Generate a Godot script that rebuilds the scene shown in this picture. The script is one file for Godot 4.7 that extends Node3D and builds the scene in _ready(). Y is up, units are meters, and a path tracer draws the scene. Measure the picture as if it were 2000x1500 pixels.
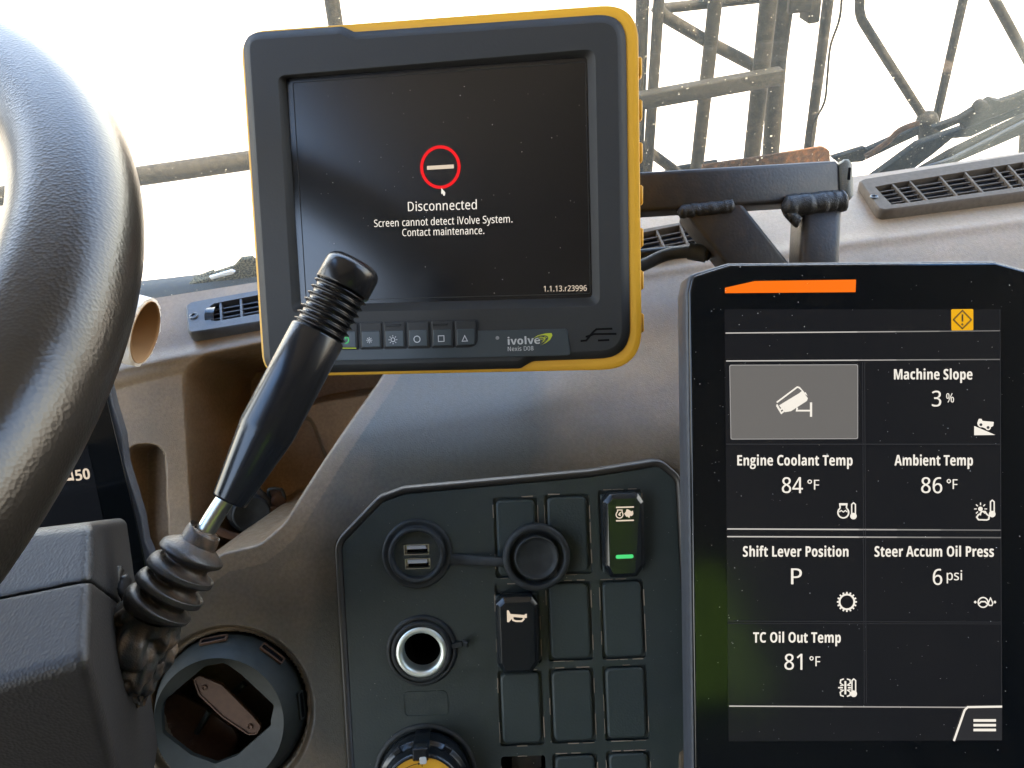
extends Node3D
# A truck cab seen from the driver's seat: lengths in metres, y up, the truck faces -z.

const F := 1500.0                       # focal length of the photograph in its own pixels (2000 x 1500)
const CAM := Vector3(0, 4.0, 0)
var CB := Basis(Vector3(1, 0, 0), deg_to_rad(-38.0)) * Basis(Vector3(0, 0, 1), deg_to_rad(-6.5))
const EXPOSURE := 8.6
var M := {}
var FONT: SystemFont
var FONTB: SystemFont
var rng := RandomNumberGenerator.new()
var noise := FastNoiseLite.new()
var noise2 := FastNoiseLite.new()
var used := {}

# ------------------------------------------------------------------ places
func ray(px: float, py: float) -> Vector3:
	return CB * Vector3((px - 1000.0) / F, (750.0 - py) / F, -1.0)

func P(px: float, py: float, d: float) -> Vector3:
	return CAM + ray(px, py) * d

func PZ(px: float, py: float, ahead: float) -> Vector3:      # the point on the upright plane that far ahead
	var r := ray(px, py)
	return CAM + r * (-ahead / r.z)

func facing(px: float, py: float, d: float, rx := 0.0, ry := 0.0, rz := 0.0) -> Transform3D:
	var b := Basis(Vector3.UP, deg_to_rad(ry)) * Basis(Vector3.RIGHT, deg_to_rad(rx)) * Basis(Vector3.BACK, deg_to_rad(rz))
	return Transform3D(CB * b, P(px, py, d))

func on(T: Transform3D, px: float, py: float, z := 0.0) -> Vector2:
	var r := ray(px, py)
	var n := T.basis.z
	var o := T.origin + n * z
	var t := (o - CAM).dot(n) / r.dot(n)
	var l := T.affine_inverse() * (CAM + r * t)
	return Vector2(l.x, l.y)

func ons(T: Transform3D, a: Array, z := 0.0) -> PackedVector2Array:
	var o := PackedVector2Array()
	for i in range(0, a.size(), 2):
		o.append(on(T, a[i], a[i + 1], z))
	return o

func loc(T: Transform3D, px: float, py: float, d: float) -> Vector3:
	return T.affine_inverse() * P(px, py, d)

# ------------------------------------------------------------------ tree
func numbered(n: String) -> String:
	if not used.has(n):
		used[n] = 0
		return n
	used[n] += 1
	return "%s_%03d" % [n, used[n]]

func thing(called: String, label: String, category: String, T: Transform3D, group := "") -> Node3D:
	var o := Node3D.new()
	o.name = numbered(called)
	add_child(o)
	o.transform = T
	o.set_meta("label", label)
	o.set_meta("category", category)
	if group:
		o.set_meta("group", group)
	return o

func obj(called: String, mesh: Mesh, mat: Material, parent: Node) -> MeshInstance3D:
	var o := MeshInstance3D.new()
	o.mesh = mesh
	o.material_override = mat
	if parent == self:
		o.name = numbered(called)
	else:
		var n := called
		var k := 0
		while parent.has_node(NodePath(n)):
			k += 1
			n = "%s_%03d" % [called, k]
		o.name = n
	parent.add_child(o, true)
	return o

func done(st: SurfaceTool) -> ArrayMesh:
	st.generate_normals()
	return st.commit()

func tool() -> SurfaceTool:
	var st := SurfaceTool.new()
	st.begin(Mesh.PRIMITIVE_TRIANGLES)
	return st

# ------------------------------------------------------------------ shapes
func tri(st: SurfaceTool, a: Vector3, b: Vector3, c: Vector3, g: int) -> void:
	st.set_smooth_group(g); st.add_vertex(a)
	st.set_smooth_group(g); st.add_vertex(b)
	st.set_smooth_group(g); st.add_vertex(c)

const FLAT := 0xFFFFFFFF

func quad(st: SurfaceTool, a: Vector3, b: Vector3, c: Vector3, d: Vector3, g := FLAT) -> void:
	tri(st, a, b, c, g)
	tri(st, a, c, d, g)

func loft(st: SurfaceTool, rings: Array, closed := true, g := 1, cap0 := false, cap1 := false) -> void:
	for i in rings.size() - 1:
		var a: PackedVector3Array = rings[i]
		var b: PackedVector3Array = rings[i + 1]
		var n := a.size()
		for k in (n if closed else n - 1):
			var k2 := (k + 1) % n
			quad(st, a[k], b[k], b[k2], a[k2], g)
	if cap0:
		fan(st, rings[0], true)
	if cap1:
		fan(st, rings[-1], false)

func fan(st: SurfaceTool, r: PackedVector3Array, flip: bool, g := FLAT) -> void:
	var c := Vector3.ZERO
	for p in r:
		c += p
	c /= r.size()
	for k in r.size():
		var p := r[k]
		var q := r[(k + 1) % r.size()]
		if flip:
			tri(st, c, p, q, g)
		else:
			tri(st, c, q, p, g)

func circle(r: float, z: float, n := 48, cx := 0.0, cy := 0.0) -> PackedVector3Array:
	var o := PackedVector3Array()
	for k in n:
		var a := TAU * k / n
		o.append(Vector3(cx + r * cos(a), cy + r * sin(a), z))
	return o

func lathe(profile: Array, n := 64, crease := false, st: SurfaceTool = null, cx := 0.0, cy := 0.0) -> SurfaceTool:   # [r, z, r, z ...] about z
	if st == null:
		st = tool()
	var rings := []
	for i in range(0, profile.size(), 2):
		rings.append(circle(maxf(profile[i], 1e-5), profile[i + 1], n, cx, cy))
	if crease:
		for i in rings.size() - 1:
			loft(st, [rings[i], rings[i + 1]], true, 1 + i)
	else:
		loft(st, rings)
	return st

func frame_rings(path: PackedVector3Array, radii: Array, n := 20, flatten := 1.0, up := Vector3(0.31, 0.2, 0.93)) -> Array:
	var rings := []
	var x := up
	for i in path.size():
		var t := (path[mini(i + 1, path.size() - 1)] - path[maxi(i - 1, 0)]).normalized()
		x = (x - t * x.dot(t)).normalized()
		var y := t.cross(x)
		var r: float = radii[i] if radii.size() > 1 else radii[0]
		var ring := PackedVector3Array()
		for k in n:
			var a := TAU * k / n
			ring.append(path[i] + x * (r * cos(a)) + y * (r * flatten * sin(a)))
		rings.append(ring)
	return rings

func tube(path: PackedVector3Array, radii: Array, n := 16, st: SurfaceTool = null) -> SurfaceTool:
	if st == null:
		st = tool()
	loft(st, frame_rings(path, radii, n), true, 1, true, true)
	return st

func smooth_path(pts: PackedVector3Array, per := 8) -> PackedVector3Array:
	var o := PackedVector3Array()
	for i in pts.size() - 1:
		var p0 := pts[maxi(i - 1, 0)]
		var p3 := pts[mini(i + 2, pts.size() - 1)]
		for k in per:
			o.append(pts[i].cubic_interpolate(pts[i + 1], p0, p3, float(k) / per))
	o.append(pts[-1])
	return o

func rounded(pts: PackedVector2Array, radii: Array, seg := 6) -> PackedVector2Array:
	var o := PackedVector2Array()
	var n := pts.size()
	for i in n:
		var p := pts[i]
		var a := pts[(i + n - 1) % n] - p
		var b := pts[(i + 1) % n] - p
		var r: float = radii[i % radii.size()]
		var ang := absf(a.angle_to(b))
		if r <= 0.0 or ang > 3.1:
			o.append(p)
			continue
		var t := minf(r / tan(ang / 2.0), 0.49 * minf(a.length(), b.length()))
		var p1 := p + a.normalized() * t
		var p2 := p + b.normalized() * t
		for k in seg + 1:
			var s := float(k) / seg
			o.append(p1.lerp(p, s).lerp(p.lerp(p2, s), s))
	return o

func rrect(cx: float, cy: float, w: float, h: float, r: float, seg := 6) -> PackedVector2Array:
	return rounded(PackedVector2Array([Vector2(cx - w / 2, cy - h / 2), Vector2(cx + w / 2, cy - h / 2), Vector2(cx + w / 2, cy + h / 2), Vector2(cx - w / 2, cy + h / 2)]), [r], seg)

func ccw(p: PackedVector2Array) -> PackedVector2Array:
	var a := 0.0
	for i in p.size():
		a += p[i].cross(p[(i + 1) % p.size()])
	if a < 0.0:
		p.reverse()
	return p

func smooth2(p: PackedVector2Array) -> PackedVector2Array:
	var o := PackedVector2Array()
	for i in p.size() - 1:
		for k in 5:
			o.append(p[i].cubic_interpolate(p[i + 1], p[maxi(i - 1, 0)], p[mini(i + 2, p.size() - 1)], k / 5.0))
	o.append(p[-1])
	return o

func inset(p: PackedVector2Array, by: float) -> PackedVector2Array:     # p runs counter-clockwise
	var o := PackedVector2Array()
	var n := p.size()
	for i in n:
		var a := (p[i] - p[(i + n - 1) % n])
		var b := (p[(i + 1) % n] - p[i])
		if a.length() < 1e-7:
			a = b
		if b.length() < 1e-7:
			b = a
		a = a.normalized(); b = b.normalized()
		var na := Vector2(-a.y, a.x)
		var nb := Vector2(-b.y, b.x)
		var m := (na + nb)
		m = m / maxf(m.length_squared() / 2.0, 0.35)
		o.append(p[i] + m * by)
	return o

func at_z(p: PackedVector2Array, z: float) -> PackedVector3Array:
	var o := PackedVector3Array()
	for q in p:
		o.append(Vector3(q.x, q.y, z))
	return o

func cap(st: SurfaceTool, p: PackedVector2Array, z: float, up := true, zf = null, g := FLAT, by = null) -> void:
	var idx := Geometry2D.triangulate_polygon(p if by == null else by)
	if idx.is_empty():
		print('no cap for ', p.size(), ' points ', p)
	for i in range(0, idx.size(), 3):
		var v := []
		for k in 3:
			var q := p[idx[i + k]]
			v.append(Vector3(q.x, q.y, zf.call(q, z) if zf != null else z))
		if ((v[1] - v[0]).cross(v[2] - v[0]).z > 0.0) == up:
			tri(st, v[0], v[2], v[1], g)
		else:
			tri(st, v[0], v[1], v[2], g)

# a plate with this outline from z0 up to z1, its upper edge rounded off by b
func plate(outline: PackedVector2Array, z0: float, z1: float, b := 0.0, st: SurfaceTool = null, zf = null) -> SurfaceTool:
	if st == null:
		st = tool()
	var p := ccw(outline)
	var loops := [[p, z0], [p, z1 - b]]
	if b > 0.0:
		for k in [0.35, 0.7, 1.0]:
			var a: float = k * PI / 2
			loops.append([inset(p, b * (1.0 - cos(a))), z1 - b + b * sin(a)])
	var rings := []
	for l in loops:
		var r := at_z(l[0], l[1])
		if zf != null:
			for i in r.size():
				r[i].z = zf.call(Vector2(r[i].x, r[i].y), r[i].z)
		rings.append(r)
	loft(st, rings, true, 1)
	cap(st, loops[-1][0], z1, true, zf, FLAT, p)
	return st

# a thin raised line of the given width along a 2-D path
func stroke(pts: PackedVector2Array, w: float, z: float, closed := false, st: SurfaceTool = null, thick := 0.00012) -> SurfaceTool:
	if st == null:
		st = tool()
	var n := pts.size()
	var l := PackedVector2Array()
	var r := PackedVector2Array()
	for i in n:
		var a := pts[i] - pts[(i + n - 1) % n] if closed or i > 0 else pts[1] - pts[0]
		var b := pts[(i + 1) % n] - pts[i] if closed or i < n - 1 else a
		a = a.normalized(); b = b.normalized()
		var m := Vector2(-a.y - b.y, a.x + b.x)
		m = m / maxf(m.length_squared() / 2.0, 0.4)
		l.append(pts[i] + m * w / 2)
		r.append(pts[i] - m * w / 2)
	for i in (n if closed else n - 1):
		var j := (i + 1) % n
		var a0 := Vector3(l[i].x, l[i].y, z + thick)
		var a1 := Vector3(l[j].x, l[j].y, z + thick)
		var b0 := Vector3(r[i].x, r[i].y, z + thick)
		var b1 := Vector3(r[j].x, r[j].y, z + thick)
		quad(st, a0, a1, b1, b0)
		var dn := Vector3(0, 0, -thick)
		quad(st, a0 + dn, a1 + dn, a1, a0)
		quad(st, b1 + dn, b0 + dn, b0, b1)
	return st

func arc2(cx: float, cy: float, rx: float, ry: float, a0: float, a1: float, n := 24) -> PackedVector2Array:
	var o := PackedVector2Array()
	for k in n + 1:
		var a := deg_to_rad(lerpf(a0, a1, float(k) / n))
		o.append(Vector2(cx + rx * cos(a), cy + ry * sin(a)))
	return o

func box(st: SurfaceTool, c: Vector3, s: Vector3, b := Basis.IDENTITY, bev := 0.0) -> void:
	var p := rrect(0, 0, s.x, s.y, maxf(bev, 0.00001), 3)
	if bev <= 0.0:
		p = PackedVector2Array([Vector2(-s.x, -s.y) / 2, Vector2(s.x, -s.y) / 2, Vector2(s.x, s.y) / 2, Vector2(-s.x, s.y) / 2])
	p = ccw(p)
	var rings := []
	var zs := [[bev, -s.z / 2], [0.0, -s.z / 2 + bev], [0.0, s.z / 2 - bev], [bev, s.z / 2]] if bev > 0.0 else [[0.0, -s.z / 2], [0.0, s.z / 2]]
	for e in zs:
		var r := at_z(inset(p, e[0]), e[1])
		for i in r.size():
			r[i] = c + b * r[i]
		rings.append(r)
	loft(st, rings, true, 1 if bev > 0.0 else FLAT, true, true)

func boxmesh(s: Vector3, bev := 0.0) -> ArrayMesh:
	var st := tool()
	box(st, Vector3.ZERO, s, Basis.IDENTITY, bev)
	return done(st)

# a box between two points with a square section
func beam(st: SurfaceTool, a: Vector3, b: Vector3, w: float, h: float, side: Vector3, bev := 0.0) -> void:
	var z := (b - a).normalized()
	var x := (side - z * side.dot(z)).normalized()
	box(st, (a + b) / 2, Vector3(w, h, (b - a).length()), Basis(x, z.cross(x), z), bev)

# surface nets of a signed distance field
func nets(f: Callable, lo: Vector3, hi: Vector3, cell: float) -> ArrayMesh:
	var nx := int(ceil((hi.x - lo.x) / cell)) + 1
	var ny := int(ceil((hi.y - lo.y) / cell)) + 1
	var nz := int(ceil((hi.z - lo.z) / cell)) + 1
	var v := PackedFloat32Array()
	v.resize(nx * ny * nz)
	v.fill(1.0)
	var B := 6
	for bx in range(0, nx, B):
		for by in range(0, ny, B):
			for bz in range(0, nz, B):
				var c := lo + Vector3(bx + B / 2.0, by + B / 2.0, bz + B / 2.0) * cell
				var dc: float = f.call(c)
				if absf(dc) > cell * B * 1.3:
					for x in range(bx, mini(bx + B, nx)):
						for y in range(by, mini(by + B, ny)):
							for z in range(bz, mini(bz + B, nz)):
								v[(x * ny + y) * nz + z] = dc
				else:
					for x in range(bx, mini(bx + B, nx)):
						for y in range(by, mini(by + B, ny)):
							for z in range(bz, mini(bz + B, nz)):
								v[(x * ny + y) * nz + z] = f.call(lo + Vector3(x, y, z) * cell)
	var id := {}
	var verts := PackedVector3Array()
	var index := PackedInt32Array()
	var off := [0, 1, nz, nz + 1, ny * nz, ny * nz + 1, ny * nz + nz, ny * nz + nz + 1]
	for x in nx - 1:
		for y in ny - 1:
			for z in nz - 1:
				var i0 := (x * ny + y) * nz + z
				var s := 0
				for o in off:
					if v[i0 + o] < 0.0:
						s += 1
				if s == 0 or s == 8:
					continue
				var p := Vector3.ZERO
				var cnt := 0
				for e in 12:
					var ax := e / 4
					var q := e % 4
					var a := Vector3i(0, 0, 0)
					var b := Vector3i(0, 0, 0)
					if ax == 0:
						a = Vector3i(0, q & 1, q >> 1); b = a + Vector3i(1, 0, 0)
					elif ax == 1:
						a = Vector3i(q & 1, 0, q >> 1); b = a + Vector3i(0, 1, 0)
					else:
						a = Vector3i(q & 1, q >> 1, 0); b = a + Vector3i(0, 0, 1)
					var va := v[i0 + (a.x * ny + a.y) * nz + a.z]
					var vb := v[i0 + (b.x * ny + b.y) * nz + b.z]
					if (va < 0.0) != (vb < 0.0):
						p += Vector3(a).lerp(Vector3(b), va / (va - vb))
						cnt += 1
				id[i0] = verts.size()
				verts.append(lo + (Vector3(x, y, z) + p / cnt) * cell)
	var st := tool()
	for x in range(1, nx - 1):
		for y in range(1, ny - 1):
			for z in range(1, nz - 1):
				var i0 := (x * ny + y) * nz + z
				var s0 := v[i0] < 0.0
				for ax in 3:
					var stp: int = [ny * nz, nz, 1][ax]
					if (v[i0 + stp] < 0.0) == s0:
						continue
					var u: int = [nz, 1, ny * nz][ax]
					var w: int = [1, ny * nz, nz][ax]
					var q := [i0, i0 - u, i0 - u - w, i0 - w]
					if not (id.has(q[0]) and id.has(q[1]) and id.has(q[2]) and id.has(q[3])):
						continue
					if s0:
						index.append_array([id[q[0]], id[q[2]], id[q[1]], id[q[0]], id[q[3]], id[q[2]]])
					else:
						index.append_array([id[q[0]], id[q[1]], id[q[2]], id[q[0]], id[q[2]], id[q[3]]])
	var normals := PackedVector3Array()
	for p in verts:
		var e := cell * 0.5
		normals.append(Vector3(f.call(p + Vector3(e, 0, 0)) - f.call(p - Vector3(e, 0, 0)), f.call(p + Vector3(0, e, 0)) - f.call(p - Vector3(0, e, 0)), f.call(p + Vector3(0, 0, e)) - f.call(p - Vector3(0, 0, e))).normalized())
	var arr := []
	arr.resize(Mesh.ARRAY_MAX)
	arr[Mesh.ARRAY_VERTEX] = verts
	arr[Mesh.ARRAY_NORMAL] = normals
	arr[Mesh.ARRAY_INDEX] = index
	var m := ArrayMesh.new()
	m.add_surface_from_arrays(Mesh.PRIMITIVE_TRIANGLES, arr)
	return m

# ------------------------------------------------------------------ lettering
func text(called: String, s: String, parent: Node, T: Transform3D, x0: float, y0: float, x1: float, y1: float, capx: float, z: float, mat: Material, bold := false) -> MeshInstance3D:
	var font := FONTB if bold else FONT
	var tm := TextMesh.new()
	tm.font = font; tm.font_size = 64; tm.pixel_size = 0.001; tm.depth = 0.004; tm.curve_step = 2.0; tm.text = s
	var hm := TextMesh.new()
	hm.font = font; hm.font_size = 64; hm.pixel_size = 0.001; hm.depth = 0.004; hm.text = "H"
	var a := tm.get_aabb()
	var h := hm.get_aabb()
	var p0 := on(T, x0, y0, z)
	var p1 := on(T, x1, y1, z)
	var sx := (p1 - p0).length() / a.size.x
	var sy := capx * ((T.origin - CAM).dot(-CB.z) / F) / h.size.y
	var ang := (p1 - p0).angle()
	var o := obj(called, tm, mat, parent)
	var b := Basis(Vector3.BACK, ang) * Basis.from_scale(Vector3(sx, sy, 0.02))
	o.transform = Transform3D(b, Vector3(p0.x, p0.y, z + 0.00005) - b * Vector3(a.position.x, h.position.y, -0.002))
	return o

# ------------------------------------------------------------------ materials
func noise_tex(kind: int, freq: float, octaves: int, size: int, ramp: Array, seed_ := 1, normal := false, bump := 4.0) -> NoiseTexture2D:
	var n := FastNoiseLite.new()
	n.noise_type = kind
	n.frequency = freq
	n.seed = seed_
	n.fractal_octaves = octaves
	n.fractal_type = FastNoiseLite.FRACTAL_FBM if octaves > 1 else FastNoiseLite.FRACTAL_NONE
	var t := NoiseTexture2D.new()
	t.width = size; t.height = size
	t.seamless = true
	t.noise = n
	if normal:
		t.as_normal_map = true
		t.bump_strength = bump
	if ramp.size():
		var g := Gradient.new()
		var offs := PackedFloat32Array()
		var cols := PackedColorArray()
		for i in range(0, ramp.size(), 2):
			offs.append(ramp[i])
			cols.append(ramp[i + 1])
		g.offsets = offs; g.colors = cols
		t.color_ramp = g
	return t

func lin(r: float, g: float, b: float) -> Color:
	return Color(r, g, b).linear_to_srgb()

func mat(called: String, c: Color, rough: float, spec := 0.5, metal := 0.0) -> StandardMaterial3D:
	var m := StandardMaterial3D.new()
	m.resource_name = called
	m.albedo_color = c
	m.roughness = rough
	m.metallic_specular = spec
	m.metallic = metal
	M[called] = m
	return m

func tri_uv(m: StandardMaterial3D, scale: float) -> void:
	m.uv1_triplanar = true
	m.uv1_scale = Vector3.ONE * scale
	m.uv1_triplanar_sharpness = 4.0

func bumped(m: StandardMaterial3D, t: Texture2D, depth_cm: float) -> void:
	m.heightmap_enabled = true
	m.heightmap_texture = t
	m.heightmap_scale = depth_cm

func glow(called: String, c: Color, shown: float) -> StandardMaterial3D:    # c is what the eye sees (sRGB), shown its strength
	var m := mat(called, Color(0.02, 0.02, 0.02), 0.6, 0.2)
	m.emission_enabled = true
	m.emission = c
	m.emission_energy_multiplier = shown / EXPOSURE
	return m

func speck_image(size: int, n: int, base: float, light: float, seed_: int, big := 2) -> ImageTexture:
	var r := RandomNumberGenerator.new()
	r.seed = seed_
	var im := Image.create(size, size, false, Image.FORMAT_RGB8)
	im.fill(Color(base, base, base))
	for i in n:
		var x := r.randi_range(4, size - 5)
		var y := r.randi_range(4, size - 5)
		var v := lerpf(base, light, r.randf() * r.randf())
		var w := 1 if r.randf() < 0.8 else r.randi_range(1, big)
		var h := 1 if r.randf() < 0.8 else r.randi_range(1, big)
		im.fill_rect(Rect2i(x, y, w, h), Color(v, v * 0.96, v * 0.9))
	return ImageTexture.create_from_image(im)

func make_materials() -> void:
	FONT = SystemFont.new()
	FONT.font_names = PackedStringArray(["Droid Sans"])
	FONTB = SystemFont.new()
	FONTB.font_names = PackedStringArray(["Droid Sans"])
	FONTB.font_weight = 700
	var grain := noise_tex(FastNoiseLite.TYPE_CELLULAR, 0.09, 1, 512, [], 3)
	var fine := noise_tex(FastNoiseLite.TYPE_SIMPLEX_SMOOTH, 0.09, 3, 512, [], 5)
	var mottle := noise_tex(FastNoiseLite.TYPE_SIMPLEX_SMOOTH, 0.012, 5, 1024, [0.0, Color(0.86, 0.85, 0.84), 0.5, Color(0.94, 0.93, 0.92), 1.0, Color(1, 1, 1)], 9)
	var wear := noise_tex(FastNoiseLite.TYPE_SIMPLEX_SMOOTH, 0.01, 5, 512, [0.2, Color(0.75, 0.75, 0.75), 0.8, Color(1, 1, 1)], 11)
	var specks := speck_image(1024, 2600, 0.80, 1.0, 4, 3)
	var dust_black := speck_image(1024, 1500, 0.0, 0.9, 7, 3)
	# dashboard skin: vertex colours carry the plastic and the dust lying on it
	var m := mat("dash_skin", Color.WHITE, 0.47, 0.4)
	m.vertex_color_use_as_albedo = true
	m.albedo_texture = mottle
	m.roughness_texture = wear
	m.roughness_texture_channel = BaseMaterial3D.TEXTURE_CHANNEL_RED
	tri_uv(m, 24.0)
	bumped(m, grain, 0.010)
	# panels and housings
	m = mat("panel_plastic", lin(0.041, 0.054, 0.05), 0.55, 0.5)
	m.albedo_texture = specks; m.roughness_texture = wear
	tri_uv(m, 12.0); bumped(m, fine, 0.006)
	m = mat("blank_plastic", lin(0.037, 0.053, 0.05), 0.6, 0.5)
	m.albedo_texture = specks
	tri_uv(m, 16.0); bumped(m, grain, 0.008)
	m = mat("rim_plastic", lin(0.035, 0.03, 0.025), 0.4, 0.5)
	m = mat("worn_edge", lin(0.26, 0.21, 0.16), 0.8, 0.3)
	m = mat("gloss_black", lin(0.008, 0.01, 0.012), 0.22, 0.5)
	m = mat("rubber", lin(0.02, 0.023, 0.024), 0.62, 0.45)
	tri_uv(m, 18.0); m.albedo_texture = wear
	m = mat("bezel_plastic", lin(0.036, 0.035, 0.033), 0.6, 0.4)
	m.albedo_texture = specks
	tri_uv(m, 10.0); bumped(m, fine, 0.005)
	m = mat("label_plate", lin(0.028, 0.036, 0.04), 0.4, 0.5)
	m = mat("amber_plastic", lin(0.58, 0.29, 0.012), 0.5, 0.5)
	tri_uv(m, 9.0); bumped(m, fine, 0.004)
	m = mat("screen_glass", lin(0.006, 0.006, 0.007), 0.2, 0.55)
	m = mat("display_glass", lin(0.003, 0.004, 0.005), 0.1, 0.45)
	m = mat("dust_specks", lin(0.35, 0.33, 0.3), 0.9, 0.2)
	m = mat("print_white", lin(0.45, 0.45, 0.44), 0.6, 0.4)
	m = mat("print_grey", lin(0.2, 0.2, 0.2), 0.6, 0.4)
	m = mat("print_lime", lin(0.42, 0.46, 0.03), 0.6, 0.4)
	m = mat("print_black", lin(0.01, 0.01, 0.01), 0.5, 0.4)
	# lever
	m = mat("lever_grip", lin(0.009, 0.009, 0.01), 0.26, 0.45)
	tri_uv(m, 16.0); m.roughness_texture = wear
	m = mat("lever_sleeve", lin(0.009, 0.01, 0.012), 0.18, 0.45)
	m = mat("steel", lin(0.52, 0.5, 0.44), 0.28, 0.5, 1.0)
	m = mat("chrome", lin(0.78, 0.82, 0.76), 0.48, 0.5, 1.0)
	m = mat("boot_rubber", lin(0.02, 0.018, 0.016), 0.42, 0.5)
	m.albedo_texture = mottle
	tri_uv(m, 20.0)
	bumped(m, fine, 0.01)
	m = mat("boot_dusty", Color.WHITE, 0.45, 0.5)
	m.vertex_color_use_as_albedo = true
	tri_uv(m, 20.0); bumped(m, fine, 0.012)
	# steering wheel and column
	m = mat("wheel_skin", lin(0.016, 0.013, 0.010), 0.28, 0.5)
	tri_uv(m, 20.0); bumped(m, grain, 0.007)
	m = mat("column_upper", lin(0.022, 0.022, 0.023), 0.5, 0.5)
	m.albedo_texture = mottle
	tri_uv(m, 20.0); bumped(m, grain, 0.016)
	m = mat("column_lower", lin(0.021, 0.018, 0.016), 0.55, 0.5)
	m.albedo_texture = mottle
	tri_uv(m, 20.0); bumped(m, grain, 0.016)
	# metal
	m = mat("black_paint", lin(0.02, 0.0145, 0.0095), 0.5, 0.5)
	m.albedo_texture = noise_tex(FastNoiseLite.TYPE_SIMPLEX_SMOOTH, 0.02, 5, 512, [0.0, Color(0.55, 0.5, 0.48), 0.55, Color(0.8, 0.75, 0.7), 0.8, Color(1, 0.86, 0.7), 1.0, Color(1, 0.9, 0.8)], 21)
	tri_uv(m, 8.0); bumped(m, fine, 0.008)
	m = mat("cap_metal", lin(0.10, 0.095, 0.075), 0.5, 0.5)
	tri_uv(m, 20.0); bumped(m, fine, 0.03)
	m = mat("weld_metal", lin(0.014, 0.012, 0.010), 0.4, 0.5)
	tri_uv(m, 20.0); bumped(m, fine, 0.03)
	m = mat("rail_paint", lin(0.03, 0.026, 0.019), 0.65, 0.2)
	m.albedo_texture = noise_tex(FastNoiseLite.TYPE_SIMPLEX_SMOOTH, 0.03, 5, 512, [0.2, Color(0.72, 0.7, 0.66), 0.55, Color(0.85, 0.82, 0.76), 0.8, Color(1, 0.96, 0.88)], 23)
	tri_uv(m, 5.0)
	m = mat("wiper_metal", lin(0.02, 0.018, 0.013), 0.65, 0.2)
	m.albedo_texture = M["rail_paint"].albedo_texture
	tri_uv(m, 7.0)
	m = mat("wiper_dusty", lin(0.14, 0.11, 0.065), 0.8, 0.3)
	m.albedo_texture = noise_tex(FastNoiseLite.TYPE_SIMPLEX_SMOOTH, 0.05, 4, 512, [0.3, Color(0.3, 0.3, 0.26), 0.6, Color(1, 1, 0.95)], 25)
	tri_uv(m, 12.0)
	m = mat("rusty_plate", lin(0.11, 0.055, 0.018), 0.8, 0.3)
	m.albedo_texture = M["black_paint"].albedo_texture
	tri_uv(m, 9.0); bumped(m, fine, 0.05)
	# vents
	m = mat("vent_plastic", lin(0.095, 0.07, 0.048), 0.65, 0.3)
	m.albedo_texture = mottle
	tri_uv(m, 14.0); bumped(m, fine, 0.006)
	m = mat("vent_plastic_clean", lin(0.045, 0.05, 0.06), 0.5, 0.5)
	m.albedo_texture = mottle
	tri_uv(m, 14.0); bumped(m, fine, 0.006)
	m = mat("dark_inside", lin(0.006, 0.005, 0.005), 0.9, 0.2)
	m = mat("brown_plastic", lin(0.10, 0.05, 0.026), 0.6, 0.4)
	m.albedo_texture = mottle
	tri_uv(m, 18.0)
	m = mat("boss_plastic", lin(0.021, 0.024, 0.02), 0.6, 0.45)
	m.albedo_texture = mottle
	tri_uv(m, 14.0)
	m = mat("paper", lin(0.66, 0.6, 0.52), 0.9, 0.3)
	bumped(m, fine, 0.03); tri_uv(m, 14.0)
	m = mat("cardboard", lin(0.30, 0.18, 0.09), 0.9, 0.2)
	m = mat("headliner", lin(0.34, 0.32, 0.28), 0.9, 0.2)
	m = mat("rear_trim", lin(0.11, 0.10, 0.085), 0.8, 0.3)
	m = mat("cab_trim", lin(0.05, 0.047, 0.042), 0.8, 0.3)
	m = mat("usb_shell", lin(0.6, 0.6, 0.55), 0.35, 0.5, 1.0)
	m = mat("safety_lime", lin(0.27, 0.46, 0.05), 0.8, 0.3)
	m = mat("green_copper", lin(0.05, 0.2, 0.12), 0.5, 0.4)
	# light giving things
	glow("lit_white", Color(1.0, 0.97, 0.92), 0.95)
	glow("lit_cream", Color(0.98, 0.9, 0.8), 0.8)
	glow("lit_red", Color(1.0, 0.12, 0.14), 0.95)
	glow("lit_orange", Color(1.0, 0.46, 0.03), 1.0)
	glow("lit_yellow", Color(0.98, 0.72, 0.05), 0.9)
	glow("lit_green", Color(0.35, 0.95, 0.55), 0.8)
	glow("lit_tile", Color(0.43, 0.42, 0.41), 1.0)
	glow("lit_tile_edge", Color(0.62, 0.61, 0.6), 1.0)
	glow("lit_back", Color(0.105, 0.11, 0.125), 0.9)
	glow("lit_line", Color(0.85, 0.83, 0.8), 0.8)
	glow("lit_line_soft", Color(0.72, 0.7, 0.68), 0.8)
	glow("lit_line_dim", Color(0.6, 0.59, 0.57), 0.8)
	glow("lit_line_faint", Color(0.48, 0.47, 0.46), 0.8)
	glow("lit_grid", Color(0.2, 0.2, 0.21), 0.8)
	glow("lit_dim", Color(0.09, 0.1, 0.12), 0.7)
	for k in ["lit_back", "lit_dim", "lit_tile"]:
		M[k].albedo_color = Color(0.02, 0.02, 0.02); M[k].roughness = 0.14; M[k].metallic_specular = 0.45
	# outside
	m = mat("earth", lin(0.5, 0.43, 0.34), 0.95, 0.2)
	m.albedo_texture = noise_tex(FastNoiseLite.TYPE_SIMPLEX_SMOOTH, 0.02, 5, 1024, [0.0, Color(0.72, 0.7, 0.66), 1.0, Color(1, 1, 1)], 31)
	m.uv1_triplanar = true; m.uv1_world_triplanar = true; m.uv1_scale = Vector3.ONE * 0.15
	m = mat("window_glass", Color(0.9, 0.95, 0.95, 0.04), 0.02, 0.5)
	m.transparency = BaseMaterial3D.TRANSPARENCY_ALPHA
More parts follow.
